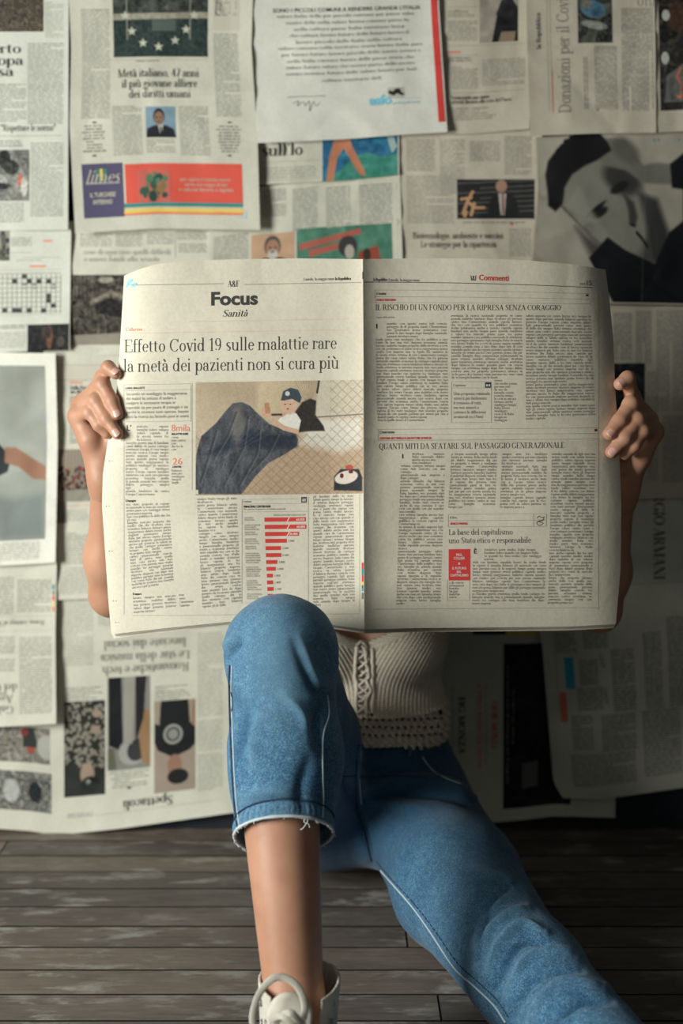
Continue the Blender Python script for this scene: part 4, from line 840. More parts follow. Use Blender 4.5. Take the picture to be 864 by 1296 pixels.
L.text('I numeri', 307, 636, 4, 'black', 'chart_title', width=11, sans=True); L.text('PRINCIPALI CENTRI RARI', 308, 642.5, 3.8, 'black', 'chart_title', width=34, sans=True, bold=.04); L.text('Per numero di pazienti e di malattie esaminate', 308, 645.5, 3.2, 'grey', 'chart_title', width=53, sans=True); L.text('NUMERO DI PAZIENTI SEGUITI AL 2019', 346, 653, 3, 'grey', 'chart_title', width=40, sans=True)
xs = [440, 443, 401, 330, 297, 299, 276, 267, 250, 252, 255, 250]; ys = [261, 303, 344, 384, 426, 466, 506, 545, 584, 623, 661, 700]
for i in range(12):
    y = ys[i] / 4.547 + 600; x0 = (202 + i * 1.7) / 4.547 + 290; x1 = xs[i] / 4.547 + 290
    L.rect(x0, y - 2.4, x1, y + 2.4, 'red', 'chart_bar', 1)
    if i < 3:
        a = L.s.loc(362.5, y + 2.8); L.put('bar_break', np.array([[(a[0], a[1]), (a[0] + 1.2, a[1]), (a[0] + 4.2, a[1] - 5.4), (a[0] + 3.0, a[1] - 5.4)]]), 'white', 2.5)
        L.text(('65.000', '60.000', '26.000')[i], x1 - 12, y + 1.3, 3.8, 'white', 'chart_value', width=10.5, sans=True, bold=.02, lift=1)
    else: L.text(('7.000', '5.000', '5.000', '3.800', '3.000', '1.900', '1.800', '1.700', '1.600')[i - 3], x1 + 1.5, y + 1.3, 3.6, 'grey', 'chart_value', width=8, sans=True)
    for k in range(3 if i % 2 else 2): L.text(rgn.choice(['POLICLINICO DI MILANO', 'OSPEDALE BAMBIN GESU', 'UNIVERSITARIA', 'CENTRO DI GENOVA', 'AZIENDA DI PADOVA']), 308.5 + i * .35, y - 1 + k * 2.7, 2.8, 'grey', 'chart_label', width=rgn.uniform(12, 20), sans=True)
L.rect(381, 629, 388, 636, 'black', 'chart_icon'); L.rules([(383, 632, 383, 634.6), (384.6, 630.6, 384.6, 634.6), (386.2, 631.5, 386.2, 634.6)], 'white', .9)
for x, y in ((140, 583), (136, 640), (140, 697), (145, 760), (148, 787)): L.rect(x - 2, y, x - 1, y + 1.2, 'black', 'pin_hole', 1); L.rect(x + 1.5, y, x + 2.4, y + 1, 'black', 'pin_hole', 1)
for y, i_ in ((712, 'red'), (720, 'teal'), (728, 'red'), (736, 'yellow'), (740, 'blue'), (750, 'grey')): L.rect(457.6, y, 460, y + 8, i_, 'colour_mark', 1)
L.rect(458.4, 344, 460, 353, 'black', 'colour_mark', 1)
# main photograph
Z = lambda pts: [(x / 3.456 + 230 - 247, y / 3.456 + 320 - 484) for x, y in pts]
c = Can(214, 141, (.71, .62, .50), 1.5); c.noise(70, .12, 2)
c.poly(Z([(330, 560), (520, 560), (560, 600), (520, 700), (430, 760), (330, 700)]), (.78, .69, .54), soft=8)
c.poly(Z([(600, 560), (800, 560), (800, 730), (590, 720)]), (.80, .75, .65), soft=3); c.poly(Z([(500, 790), (600, 725), (800, 720), (800, 1055), (250, 1055), (400, 900)]), (.74, .61, .48), soft=3); c.poly(Z([(560, 730), (800, 722), (800, 850), (700, 880), (520, 840)]), (.86, .83, .76), soft=12)
X_, Y_ = c.x, c.y
g = np.minimum(np.abs(((X_ * .85 + Y_ * .9) % 11) - 5.5), np.abs(((X_ * .85 - Y_ * .9) % 11) - 5.5)); inb = ((Y_ > 66) | ((X_ > 172) & (Y_ < 66))).astype(float)
c.blend(np.clip(1 - g / 1.3, 0, 1) * .35 * inb * (Y_ > 0), (.42, .30, .22))
c.line(Z([(600, 725), (800, 715)]), 1.6, (.5, .42, .36)); 
for k in range(9): c.line(Z([(500 + k * 12, 570), (540 + k * 4, 650)]), .8, (.55, .46, .34), .5)
c.poly(Z([(505, 790), (500, 700), (530, 660), (565, 645), (592, 655), (588, 715), (625, 765), (630, 785), (570, 785)]), (.17, .15, .14), soft=2); c.line(Z([(605, 565), (596, 620)]), 2.6, (.2, .18, .17))
c.poly(Z([(58, 1050), (56, 950), (66, 860), (85, 800), (150, 745), (195, 690), (225, 660), (265, 656), (300, 672), (340, 712), (385, 752), (440, 775), (500, 795), (512, 820), (505, 850), (450, 885), (380, 920), (325, 975), (262, 1052)]), (.27, .28, .31), soft=1.5)
c.poly(Z([(100, 880), (230, 790), (300, 770), (420, 800), (500, 800), (506, 850), (400, 860), (250, 850), (150, 880)]), (.15, .18, .24), soft=7)
c.poly(Z([(215, 780), (225, 680), (255, 665), (280, 760), (240, 850)]), (.42, .40, .38), soft=9, al=.8)
m_ = np.clip(1 - np.abs(c.a.mean(-1) - .29) / .12, 0, 1) * (c.x < 150) * (c.y > 35); c.a = c.a + (m_ * (.13 * fbm(c.x / 5, c.y / 14, 9, 4) + .06 * fbm(c.x / 1.5, c.y / 1.5, 4, 2)))[..., None] * np.array([1, 1, 1.1])
for k, (p0, p1, p2) in enumerate((((240, 700), (200, 800), (140, 900)), ((290, 720), (270, 850), (180, 1020)), ((340, 780), (330, 880), (250, 1020)), ((420, 800), (380, 880), (300, 960)), ((150, 780), (120, 880), (80, 1000)))): c.line(Z([p0, p1, p2]), 3, (.14, .16, .20), .45); c.line(Z([(p0[0] + 9, p0[1]), (p1[0] + 9, p1[1]), (p2[0] + 9, p2[1])]), 2, (.46, .46, .46), .35)
for k in range(7): c.line(Z([(250 + k * 22, 700 + k * 16), (200 - k * 5, 900), (110 + k * 22, 1040)]), 1, (.38, .40, .44), .35)
c.poly(Z([(440, 715), (470, 706), (505, 708), (525, 738), (515, 782), (470, 772), (420, 745)]), (.90, .88, .83), soft=1)
c.line(Z([(505, 785), (450, 770), (402, 738)]), 6, (.82, .64, .52)); c.line(Z([(478, 690), (440, 715), (385, 712)]), 5, (.80, .62, .50)); c.ell(*Z([(372, 700)])[0], 6, 7, (.82, .62, .50)); c.poly(Z([(362, 662), (384, 660), (390, 706), (368, 708)]), (.72, .48, .34)); c.line(Z([(398, 712), (438, 712)]), 2.5, (.2, .2, .22))
c.ell(*Z([(470, 672)])[0], 10.5, 11.5, (.86, .68, .56)); c.poly(Z([(436, 650), (446, 612), (478, 597), (512, 606), (528, 640), (520, 664), (486, 645), (446, 652)]), (.22, .26, .32), soft=1); c.ell(*Z([(465, 622)])[0], 3, 3, (.8, .8, .78)); c.ell(*Z([(455, 668)])[0], 1.2, .7, (.2, .15, .12)); c.ell(*Z([(478, 668)])[0], 1.2, .7, (.2, .15, .12)); c.ell(*Z([(466, 688)])[0], 2, .8, (.6, .3, .26))
c.poly(Z([(670, 1040), (672, 980), (700, 950), (780, 950), (795, 985), (795, 1045)]), (.14, .15, .17), soft=1.5); c.ell(*Z([(725, 985)])[0], 15, 8, (.86, .80, .74), -12); c.ell(*Z([(705, 978)])[0], 2.5, 3, (.4, .10, .12)); c.ell(*Z([(745, 962)])[0], 3, 2, (.4, .10, .12)); c.ell(*Z([(738, 942)])[0], 5, 3, (.75, .25, .2)); c.noise(2.2, .05, 5)
L.picture(247.5, 484, 459.5, 624.5, c.get(), 'printed_photo', label='printed colour photo of a child under a dark blanket on a quilted bed')
L.rect(246.5, 620, 251, 625.5, 'pale', 'photo_credit', 2)

# right page print
R_ = RP; Z3 = lambda x, y: (x / 4.547 + 450, y / 4.547 + 320)
R_.rules([(461, 357, 749, 363)], 'black', .8); R_.text('la Repubblica', 472, 355.5, 5.2, 'black', 'date_line', width=18, T=.16, t=.07); R_.text('Lunedì, 18 maggio 2020', 491.5, 355.8, 5, 'grey', 'date_line', width=39, T=.12, t=.05)
R_.text('A&F', 594, 355, 9, 'black', 'masthead', width=9.5, T=.13, t=.03); R_.text('Commenti', 605.5, 354.5, 10, 'red', 'section_title', width=38, sans=True, bold=.02); R_.text('pagina', 733, 360, 4, 'grey', 'page_number', width=7, sans=True); R_.text('15', 740.5, 361, 9, 'black', 'page_number', width=7.5, sans=True)
R_.rules([(474, 367, 746, 371), (474, 375.5, 746, 378), (474, 383, 746, 386), (474, 367, 474, 383), (757, 372, 757, 772), (472, 771, 757, 769)], 'light', .45)
R_.text("L'analisi", 476, 373, 4.6, 'black', 'crosshead', width=12, sans=True, bold=.02); R_.text('CARLO BASTASIN', 476, 380.8, 3.8, 'red', 'byline', width=24, sans=True, bold=.04); R_.rect(741, 372.5, 744, 375, 'black')
R_.text('IL RISCHIO DI UN FONDO PER LA RIPRESA SENZA CORAGGIO', 474.5, 392.5, 10.3, 'black', T=.085, t=.03, width=235)
R_.text('segue dalla prima', 475.5, 402.5, 3.6, 'grey', 'byline', width=23, sans=True); R_.text('I', 475, 415.5, 8, 'black', 'drop_cap', width=2, sans=True, bold=.02)
para(R_, (489, 408), (565, 408), (565, 428), (489, 428), 3.9, seed=11); para(R_, (475, 428), (566, 428), (567, 534), (477, 534), 3.88, seed=12)
para(R_, (570, 398), (660, 398), (661, 480), (571, 480), 3.9, seed=13); para(R_, (625, 480), (659, 480), (658, 534), (625, 534), 3.95, seed=14, just=False); para(R_, (665, 398), (747, 399), (753, 530), (665, 532), 3.9, seed=15)
R_.rules([(571, 483, 621, 483), (571, 491, 621, 491), (571, 483, 571, 535), (621.5, 483, 621.5, 535), (571, 535, 621, 535)], 'light', .45); R_.text("L'opinione", 573, 489, 4.6, 'grey', 'crosshead', width=16, sans=True); R_.rect(613.5, 483.8, 621, 491, 'black', 'quote_icon'); R_.rect(615, 486.4, 616.8, 489, 'white', 'quote_mark', 2); R_.rect(618, 486.4, 619.8, 489, 'white', 'quote_mark', 2)
for i, t in enumerate(('Una proposta minimale', 'otterrà più facilmente', 'il consenso di tutti,', 'ma non aiuterà a', 'colmare le differenze', 'strutturali tra i Paesi')): R_.text(t, 573.5, 500 + i * 5.85, 5.6, 'grey', 'quote_line', width=(46, 42, 35, 32, 41, 37)[i], sans=True)
R_.rules([(478, 543.5, 757, 541), (478, 550.5, 757, 548), (478, 557.5, 757, 556), (478, 543.5, 478, 557)], 'light', .45); R_.text("L'intervento", 480, 548.5, 4.6, 'black', 'crosshead', width=19, sans=True, bold=.02); R_.text('CRISTINA BETTINELLI E SALVATORE SCIASCIA', 480, 556, 3.8, 'red', 'byline', width=66, sans=True, bold=.04); R_.rect(752, 543, 755.5, 546, 'black')
R_.text('QUANTI MITI DA SFATARE SUL PASSAGGIO GENERAZIONALE', 479, 568.5, 10.3, 'black', T=.085, t=.03, width=235); R_.text('I', 508, 580, 8, 'black', 'drop_cap', width=2, sans=True, bold=.02)
para(R_, (521, 573), (562, 573), (561, 588), (521, 588), 3.9, seed=21); para(R_, (507, 588), (563, 588), (557, 766), (501, 766), 3.88, seed=22); para(R_, (571, 573), (629, 573), (626, 644), (567, 644), 3.9, seed=23); para(R_, (635, 573), (692, 573), (690, 644), (632, 644), 3.9, seed=24); para(R_, (698, 573), (753, 573), (748, 765), (693, 765), 3.88, seed=25)
R_.rules([(567, 651, 690, 650), (567, 659, 690, 658), (567, 667, 690, 666), (567, 651, 567, 667), (675, 650, 675, 666), (691, 650, 691, 666)], 'light', .45); R_.text('Il libro', 569, 656.5, 4.6, 'grey', 'crosshead', width=9, sans=True); R_.text('MARCO PANARA', 569.5, 664, 3.8, 'red', 'byline', width=22, sans=True, bold=.04)
q = spline([(679, 656), (682, 653), (685, 655), (688, 654), (686, 659), (680, 660), (687, 662), (682, 665), (679, 661), (688, 657)], 50); L0 = np.array([R_.s.loc(*p) for p in q]); t_ = np.gradient(L0, axis=0); n_ = np.stack([-t_[:, 1], t_[:, 0]], 1) / (np.hypot(*t_.T)[:, None] + 1e-9) * .35
R_.put('sketch_icon', np.stack([L0[:-1] + n_[:-1], L0[1:] + n_[1:], L0[1:] - n_[1:], L0[:-1] - n_[:-1]], 1), 'black', 1)
R_.text('La base del capitalismo', 567.5, 677, 10.3, 'black', T=.075, t=.03, width=81); R_.text('uno Stato etico e responsabile', 567.5, 687.5, 10.3, 'black', T=.075, t=.03, width=104)
R_.rect(567.5, 695, 595, 734.5, 'red', 'book_cover', 0); R_.text('PAUL', 577, 703.5, 4.4, 'white', 'cover_lettering', width=8, sans=True, bold=.02, lift=2); R_.text('COLLIER', 574, 708, 4.4, 'white', 'cover_lettering', width=14, sans=True, bold=.02, lift=2)
for i, t in enumerate(('IL FUTURO', 'DEL', 'CAPITALISMO')): R_.text(t, (572, 577.5, 569.5)[i], 720.5 + i * 4.5, 4.2, 'white', 'cover_lettering', width=(18, 6, 23)[i], sans=True, bold=.02, lift=2)
R_.rect(579.5, 712, 582, 714.5, 'pale', 'cover_mark', 2); para(R_, (568, 736), (588, 736), (586, 758), (568, 758), 3.9, seed=31, just=False); R_.rules([(566, 734, 566, 760), (594, 734, 594, 760), (566, 760, 594, 760)], 'light', .4)
R_.text('È', 599, 700.5, 8, 'black', 'drop_cap', width=4, sans=True, bold=.02); para(R_, (613, 694), (674, 694), (690, 710), (612, 710), 3.9, seed=32); para(R_, (598, 710), (691, 710), (688, 766), (597, 766), 3.88, seed=33)

# ------------------------------------------------------------------ distance-field modelling for the figure
def V3(*a): return np.array(a, float)
def Pv(px, py, Y): return P(np.array(px), np.array(py), np.array(Y))
class Field:
    def __init__(s, lo, hi, h):
        s.lo = np.array(lo, float); s.h = h; s.n = np.ceil((np.array(hi) - s.lo) / h).astype(int) + 1
        s.D = np.full(s.n, 0.06, np.float32)
    def _sub(s, lo, hi):
        a = np.clip(np.floor((lo - s.lo) / s.h).astype(int), 0, s.n); b = np.clip(np.ceil((hi - s.lo) / s.h).astype(int) + 1, 0, s.n)
        if (b <= a).any(): return None
        ax = [s.lo[i] + np.arange(a[i], b[i]) * s.h for i in range(3)]
        X_, Y_, Z_ = np.meshgrid(*ax, indexing='ij', sparse=True)
        return tuple(slice(a[i], b[i]) for i in range(3)), X_, Y_, Z_
    def add(s, prim):
        k = prim['k']; m = 0.02 + k; r = self_box(prim)
        q = s._sub(r[0] - m, r[1] + m)
        if q is None: return
        sl, X_, Y_, Z_ = q; d = dist(prim, X_, Y_, Z_); o = s.D[sl]
        if prim.get('sub'):
            h = np.maximum(k - np.abs(o + d), 0) / k; s.D[sl] = np.maximum(o, -d) + h * h * k / 4
        else:
            h = np.maximum(k - np.abs(o - d), 0) / k; s.D[sl] = np.minimum(o, d) - h * h * k / 4
    def mesh(s, relax=2, snap=False):
        Dm = s.D; S = Dm < 0; n = np.array(Dm.shape) - 1
        cs = [S[i:n[0] + i, j:n[1] + j, k:n[2] + k] for i in (0, 1) for j in (0, 1) for k in (0, 1)]
        tot = sum(c.astype(np.int8) for c in cs); act = (tot > 0) & (tot < 8); idx = np.argwhere(act)
        vid = np.full(act.shape, -1, np.int64); vid[act] = np.arange(len(idx))
        acc = np.zeros((len(idx), 3)); cnt = np.zeros(len(idx)); off = [(i, j, k) for i in (0, 1) for j in (0, 1) for k in (0, 1)]
        cv = np.stack([Dm[idx[:, 0] + a, idx[:, 1] + b, idx[:, 2] + c] for a, b, c in off], 1)
        for p in range(8):
            for q in range(p + 1, 8):
                if sum(abs(off[p][i] - off[q][i]) for i in range(3)) != 1: continue
                a, b = cv[:, p], cv[:, q]; m = (a < 0) != (b < 0); t = np.where(m, a / np.where(m, a - b, 1), 0)[:, None]
                acc += m[:, None] * (np.array(off[p]) * (1 - t) + np.array(off[q]) * t); cnt += m
        V = s.lo + (idx + acc / cnt[:, None]) * s.h; Fs = []
        for ax in range(3):
            o1, o2 = [(1, 2), (2, 0), (0, 1)][ax]; a = [slice(1, n[i]) for i in range(3)]; b = list(a)
            a[ax] = slice(0, n[ax]); b[ax] = slice(1, n[ax] + 1); A, B = S[tuple(a)], S[tuple(b)]
            e = np.argwhere(A != B); flip = A[A != B]; base = e.copy(); base[:, o1] += 1; base[:, o2] += 1
            def g(d1, d2):
                c = base.copy(); c[:, o1] += d1; c[:, o2] += d2; return vid[c[:, 0], c[:, 1], c[:, 2]]
            q = np.stack([g(-1, -1), g(0, -1), g(0, 0), g(-1, 0)], 1); q[~flip] = q[~flip][:, ::-1]; Fs.append(q)
        Fc = np.vstack(Fs); Fc = Fc[(Fc >= 0).all(1)]
        for _ in range(relax): V = lap(V, Fc, .5)
        if snap:
            for _ in range(2):
                g = (V - s.lo) / s.h; i = np.clip(g.astype(int), 0, np.array(Dm.shape) - 2); f = g - i; d = 0; G = np.zeros_like(V)
                for a in (0, 1):
                    for b_ in (0, 1):
                        for c_ in (0, 1):
                            q = Dm[i[:, 0] + a, i[:, 1] + b_, i[:, 2] + c_]; wx, wy, wz = (f[:, 0] if a else 1 - f[:, 0]), (f[:, 1] if b_ else 1 - f[:, 1]), (f[:, 2] if c_ else 1 - f[:, 2])
                            d = d + q * wx * wy * wz; G[:, 0] += (1 if a else -1) * q * wy * wz; G[:, 1] += (1 if b_ else -1) * q * wx * wz; G[:, 2] += (1 if c_ else -1) * q * wx * wy
                G /= s.h; V = V - G * (d / np.maximum((G * G).sum(1), .2))[:, None]
        return V, Fc
def lap(V, Fc, f=.5):
    acc = np.zeros_like(V); c = np.zeros(len(V))
    for i in range(4):
        for j in ((i + 1) % 4,):
            np.add.at(acc, Fc[:, i], V[Fc[:, j]]); np.add.at(acc, Fc[:, j], V[Fc[:, i]]); np.add.at(c, Fc[:, i], 1); np.add.at(c, Fc[:, j], 1)
    return V + (acc / np.maximum(c, 1)[:, None] - V) * f
def vnormals(V, Fc):
    n = np.cross(V[Fc[:, 2]] - V[Fc[:, 0]], V[Fc[:, 3]] - V[Fc[:, 1]]); N = np.zeros_like(V)
    for i in range(4): np.add.at(N, Fc[:, i], n)
    return N / (np.linalg.norm(N, axis=1)[:, None] + 1e-12)
def cone(a, b, ra, rb, k=0.012, sub=False, fl=None): return dict(t='c', a=np.array(a, float), b=np.array(b, float), ra=ra, rb=rb, k=k, sub=sub, fl=fl)
def ell(c, r, k=0.02, rot=None, sub=False): return dict(t='e', c=np.array(c, float), r=np.array(r, float), k=k, R=rot, sub=sub)
def self_box(p):
    if p['t'] == 'c':
        m = max(p['ra'], p['rb']); return np.minimum(p['a'], p['b']) - m, np.maximum(p['a'], p['b']) + m
    m = p['r'] if p['R'] is None else np.full(3, max(p['r'])); return p['c'] - m, p['c'] + m
def dist(p, X_, Y_, Z_):
    if p['t'] == 'c':
        a, b = p['a'], p['b']; ba = b - a; L = ba @ ba + 1e-12; x, y, z = X_ - a[0], Y_ - a[1], Z_ - a[2]
        t = np.clip((x * ba[0] + y * ba[1] + z * ba[2]) / L, 0, 1); x = x - t * ba[0]; y = y - t * ba[1]; z = z - t * ba[2]
        if p['fl'] is not None:      # flattened section: (axis, factor)
            ax, f = p['fl']; ax = np.array(ax) / np.linalg.norm(ax); s = (x * ax[0] + y * ax[1] + z * ax[2]) * (f - 1)
            x = x + s * ax[0]; y = y + s * ax[1]; z = z + s * ax[2]
        return np.sqrt(x * x + y * y + z * z) - (p['ra'] + (p['rb'] - p['ra']) * t)
    c, r = p['c'], p['r']; x, y, z = X_ - c[0], Y_ - c[1], Z_ - c[2]
    if p['R'] is not None:
        R = p['R']; x, y, z = x * R[0, 0] + y * R[1, 0] + z * R[2, 0], x * R[0, 1] + y * R[1, 1] + z * R[2, 1], x * R[0, 2] + y * R[1, 2] + z * R[2, 2]
    k0 = np.sqrt((x / r[0]) ** 2 + (y / r[1]) ** 2 + (z / r[2]) ** 2); k1 = np.sqrt((x / r[0] ** 2) ** 2 + (y / r[1] ** 2) ** 2 + (z / r[2] ** 2) ** 2) + 1e-9
    return k0 * (k0 - 1) / k1
def build_mesh(prims, lo, hi, h, relax=2, snap=False):
    f = Field(lo, hi, h)
    for p in prims: f.add(p)
    return f.mesh(relax, snap)
def keep(V, Fc, mask):
    """keep the faces whose vertices all pass; drop loose vertices"""
    Fc = Fc[mask[Fc].all(1)]; u, inv = np.unique(Fc.ravel(), return_inverse=True); return V[u], inv.reshape(-1, 4)

# ------------------------------------------------------------------ skin, cloth and shoe materials
def skinm(nt, b):
    v = mapping(nt); n = noise(nt, v, 22, 4); n2 = noise(nt, v, 420, 2)
    c = ramp(nt, n, [(0.3, (0.43, 0.215, 0.135)), (0.7, (0.53, 0.285, 0.19))]); nt.links.new(c, b.inputs['Base Color'])
    b.inputs['Subsurface Weight'].default_value = 0.12; b.inputs['Subsurface Radius'].default_value = (0.012, 0.005, 0.003); b.inputs['Subsurface Scale'].default_value = 0.5
    bump(nt, b, n2, 0.25, 0.0006)
M['skin'] = mat('skin', (0.55, 0.31, 0.21), 0.48, skinm, 0.4)
M['nail'] = mat('fingernail', (0.66, 0.38, 0.32), 0.22, None, 0.55)
def denimm(base, hi, dark):
    def f(nt, b):
        v = mapping(nt); fine = noise(nt, v, 700, 3, .7); mid = noise(nt, v, 150, 4, .6); big = noise(nt, mapping(nt, (26, 26, 7)), 1.0, 5, .6)
        wv = nd(nt, 'ShaderNodeTexWave', wave_type='BANDS', bands_direction='DIAGONAL'); wv.inputs['Scale'].default_value = 420; wv.inputs['Distortion'].default_value = 1.2
        nt.links.new(v, wv.inputs['Vector'])
        c = ramp(nt, fine, [(0.34, dark), (0.5, base), (0.66, hi)]); c2 = ramp(nt, mid, [(0.3, (0.66, 0.70, 0.75)), (0.7, (1.35, 1.28, 1.20))])
        c = mix(nt, c, c2, 1.0, 'MULTIPLY'); c3 = ramp(nt, big, [(0.3, (0.70, 0.78, 0.84)), (0.7, (1.30, 1.20, 1.12))]); c = mix(nt, c, c3, 1.0, 'MULTIPLY')
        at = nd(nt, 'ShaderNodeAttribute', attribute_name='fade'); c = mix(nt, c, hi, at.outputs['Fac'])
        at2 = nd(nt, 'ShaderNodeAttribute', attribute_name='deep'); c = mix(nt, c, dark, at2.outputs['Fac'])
        nt.links.new(c, b.inputs['Base Color']); bump(nt, b, mix(nt, wv.outputs['Color'], c2, .5), 0.35, 0.0006)
        b.inputs['Sheen Weight'].default_value = 0.15
    return f
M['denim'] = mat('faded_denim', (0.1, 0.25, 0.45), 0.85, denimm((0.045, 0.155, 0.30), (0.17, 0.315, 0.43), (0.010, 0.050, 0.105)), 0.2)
M['thread'] = mat('dark_thread', (0.03, 0.045, 0.09), 0.8)
M['pale_thread'] = mat('pale_thread', (0.46, 0.56, 0.62), 0.8)
M['fray'] = mat('frayed_cotton', (0.55, 0.60, 0.62), 0.9)
def knitm(nt, b):
    v = mapping(nt); n = noise(nt, v, 300, 4); wv = nd(nt, 'ShaderNodeTexWave', wave_type='BANDS', bands_direction='Z'); wv.inputs['Scale'].default_value = 95; wv.inputs['Distortion'].default_value = 1.5
    nt.links.new(v, wv.inputs['Vector']); nt.links.new(ramp(nt, n, [(0.3, (0.60, 0.53, 0.43)), (0.7, (0.76, 0.69, 0.58))]), b.inputs['Base Color'])
    bump(nt, b, mix(nt, wv.outputs['Color'], (0, 0, 0), .1), 0.7, 0.0016)
M['knit'] = mat('cream_knit', (0.6, 0.55, 0.45), 0.9, knitm, 0.15)
M['cord'] = mat('cream_cord', (0.76, 0.70, 0.60), 0.9)
def canvasm(nt, b):
    v = mapping(nt); bump(nt, b, noise(nt, v, 600, 3), 0.4, 0.0006); nt.links.new(ramp(nt, noise(nt, v, 40, 4), [(.3, (0.50, 0.47, 0.40)), (.7, (0.66, 0.63, 0.55))]), b.inputs['Base Color'])
M['canvas'] = mat('off_white_canvas', (0.6, 0.58, 0.5), 0.85, canvasm, 0.2)
M['rubber'] = mat('white_rubber', (0.62, 0.61, 0.57), 0.5); M['metal'] = mat('eyelet_metal', (0.25, 0.27, 0.30), 0.35); M['metal'].node_tree.nodes['Principled BSDF'].inputs['Metallic'].default_value = 0.9
M['hair'] = mat('brown_hair', (0.05, 0.028, 0.018), 0.5); M['eye'] = mat('eye', (0.7, 0.68, 0.65), 0.2); M['iris'] = mat('iris', (0.06, 0.03, 0.015), 0.2); M['lip'] = mat('lips', (0.45, 0.13, 0.12), 0.4)
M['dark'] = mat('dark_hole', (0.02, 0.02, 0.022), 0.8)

# ------------------------------------------------------------------ joints of the figure (metres, floor z = 0, wall y = 0)
person = empty('person', (0.04, -0.2, 0.0), 'person seated against the wall in blue jeans, face hidden behind the held newspaper', 'person')
HipR, HipL = V3(-0.045, -0.19, 0.115), V3(0.125, -0.20, 0.115)
KneeR = Pv(355, 826, -0.575); AnkR = Pv(372, 1262, -0.735)
KneeL = Pv(668, 1232, -.60); AnkL = KneeL + V3(0.115, -0.37, -0.015); AnkL[2] = .075
Pel, Waist, Chest, Neck, HeadC = V3(.04, -.185, .13), V3(.042, -.18, .245), V3(.036, -.155, .40), V3(.028, -.135, .575), V3(.028, -.19, .695)
ShR, ShL = V3(-.125, -.15, .535), V3(.185, -.15, .535)
ElR, ElL = Pv(142, 752, -.355), Pv(757, 772, -.335)
WrR, WrL = Pv(133, 606, -.415), Pv(786, 622, -.395)
def page_y(px, py, side):
    A, G = (PXL, GLf) if side < 0 else (PXR, GR); d = ((A - np.array([px, py])) ** 2).sum(-1); k = np.unravel_index(d.argmin(), d.shape); return G[k][1]
def fingers(side):
    """joints measured on the photograph: (px, py, depth behind the paper there, minus = in front)"""
    if side < 0:
        ch = [[(116, 503, .034), (129, 478, .014), (137, 465, -.002), (146.5, 473, -.0085)],
              [(106, 509, .040), (130, 487, .000), (142, 508, -.010), (148.5, 524, -.0085)],
              [(101, 514, .038), (121, 507, -.002), (135, 530, -.012), (148.5, 549, -.009)],
              [(98, 527, .028), (113, 522, .000), (125, 538, -.006), (135, 549, -.004)]]
        th = [(134, 582, .026), (142, 556, .030), (158, 528, .022), (166, 508, .014)]
        palm = [(116, 503, .034), (106, 509, .040), (101, 514, .038), (99, 527, .028)]; heel = (115, 556, .022); wr = WrR
    else:
        ch = [[(808, 520, .034), (800, 502, .014), (794, 479, -.005), (784.5, 486, -.0100)],
              [(814, 525, .040), (798, 512, -.002), (784, 533, -.012), (771, 549, -.010)],
              [(821, 533, .036), (806, 532, -.006), (790, 555, -.014), (774, 572, -.011)],
              [(828, 546, .026), (813, 546, -.006), (802, 563, -.010), (791, 575, -.006)]]
        th = [(784, 590, .028), (778, 568, .032), (764, 542, .024), (757, 522, .016)]
        palm = [(808, 520, .034), (814, 525, .040), (821, 533, .036), (826, 547, .026)]; heel = (809, 578, .022); wr = WrL
    f = lambda L: [Pv(x, y, page_y(x, y, side) + d) for x, y, d in L]
    return [f(c) for c in ch], f(th), f(palm), f([heel])[0], wr
def hand_prims(side):
    ch, th, palm, heel, wr = fingers(side); out = []
    for c, r in zip(ch, [x * (1.05 if side < 0 else 1.17) for x in (.0078, .0081, .0079, .0071)]):
        out += [cone(c[0], c[1], r * 1.20, r * 1.04, .008), cone(c[1], c[2], r * 1.03, r * 1.0, .0045), cone(c[2], c[3], r * .99, r * .88, .0045)]
        out.append(ell(c[1], (r * 1.01,) * 3, .004))
    out += [cone(th[0], th[1], .0135, .0115, .010), cone(th[1], th[2], .0115, .0100, .008), cone(th[2], th[3], .0098, .0085, .006)]
    for p in palm: out.append(cone(wr, p, .0150, .0100, .008, fl=((0, 1, 0), 1.15)))
    out.append(cone(wr, heel, .0155, .0135, .010)); out.append(cone(heel, palm[3], .0130, .0110, .010))
    return out
def head_prims():
    h = HeadC; a = math.radians(22)   # looking down at the page
    R = np.array([[1, 0, 0], [0, math.cos(a), -math.sin(a)], [0, math.sin(a), math.cos(a)]]); T = lambda x, y, z: h + R @ V3(x, y, z)
    L = [ell(T(0, .012, .03), (.074, .092, .085), .02, R), ell(T(0, -.02, -.03), (.056, .066, .072), .03, R), ell(T(0, -.055, -.078), (.022, .02, .02), .02, R),
         cone(T(0, -.085, .012), T(0, -.107, -.026), .006, .0105, .01), ell(T(.011, -.096, -.028), (.008, .008, .006), .006, R), ell(T(-.011, -.096, -.028), (.008, .008, .006), .006, R),
         ell(T(.030, -.088, .014), (.017, .010, .010), .01, R, True), ell(T(-.030, -.088, .014), (.017, .010, .010), .01, R, True),
         ell(T(.04, -.062, -.02), (.02, .018, .018), .02, R), ell(T(-.04, -.062, -.02), (.02, .018, .018), .02, R),
         ell(T(0, -.086, -.054), (.020, .007, .006), .006, R),
         ell(T(.074, .01, -.005), (.007, .016, .028), .006, R), ell(T(-.074, .01, -.005), (.007, .016, .028), .006, R)]
    return L, T, R
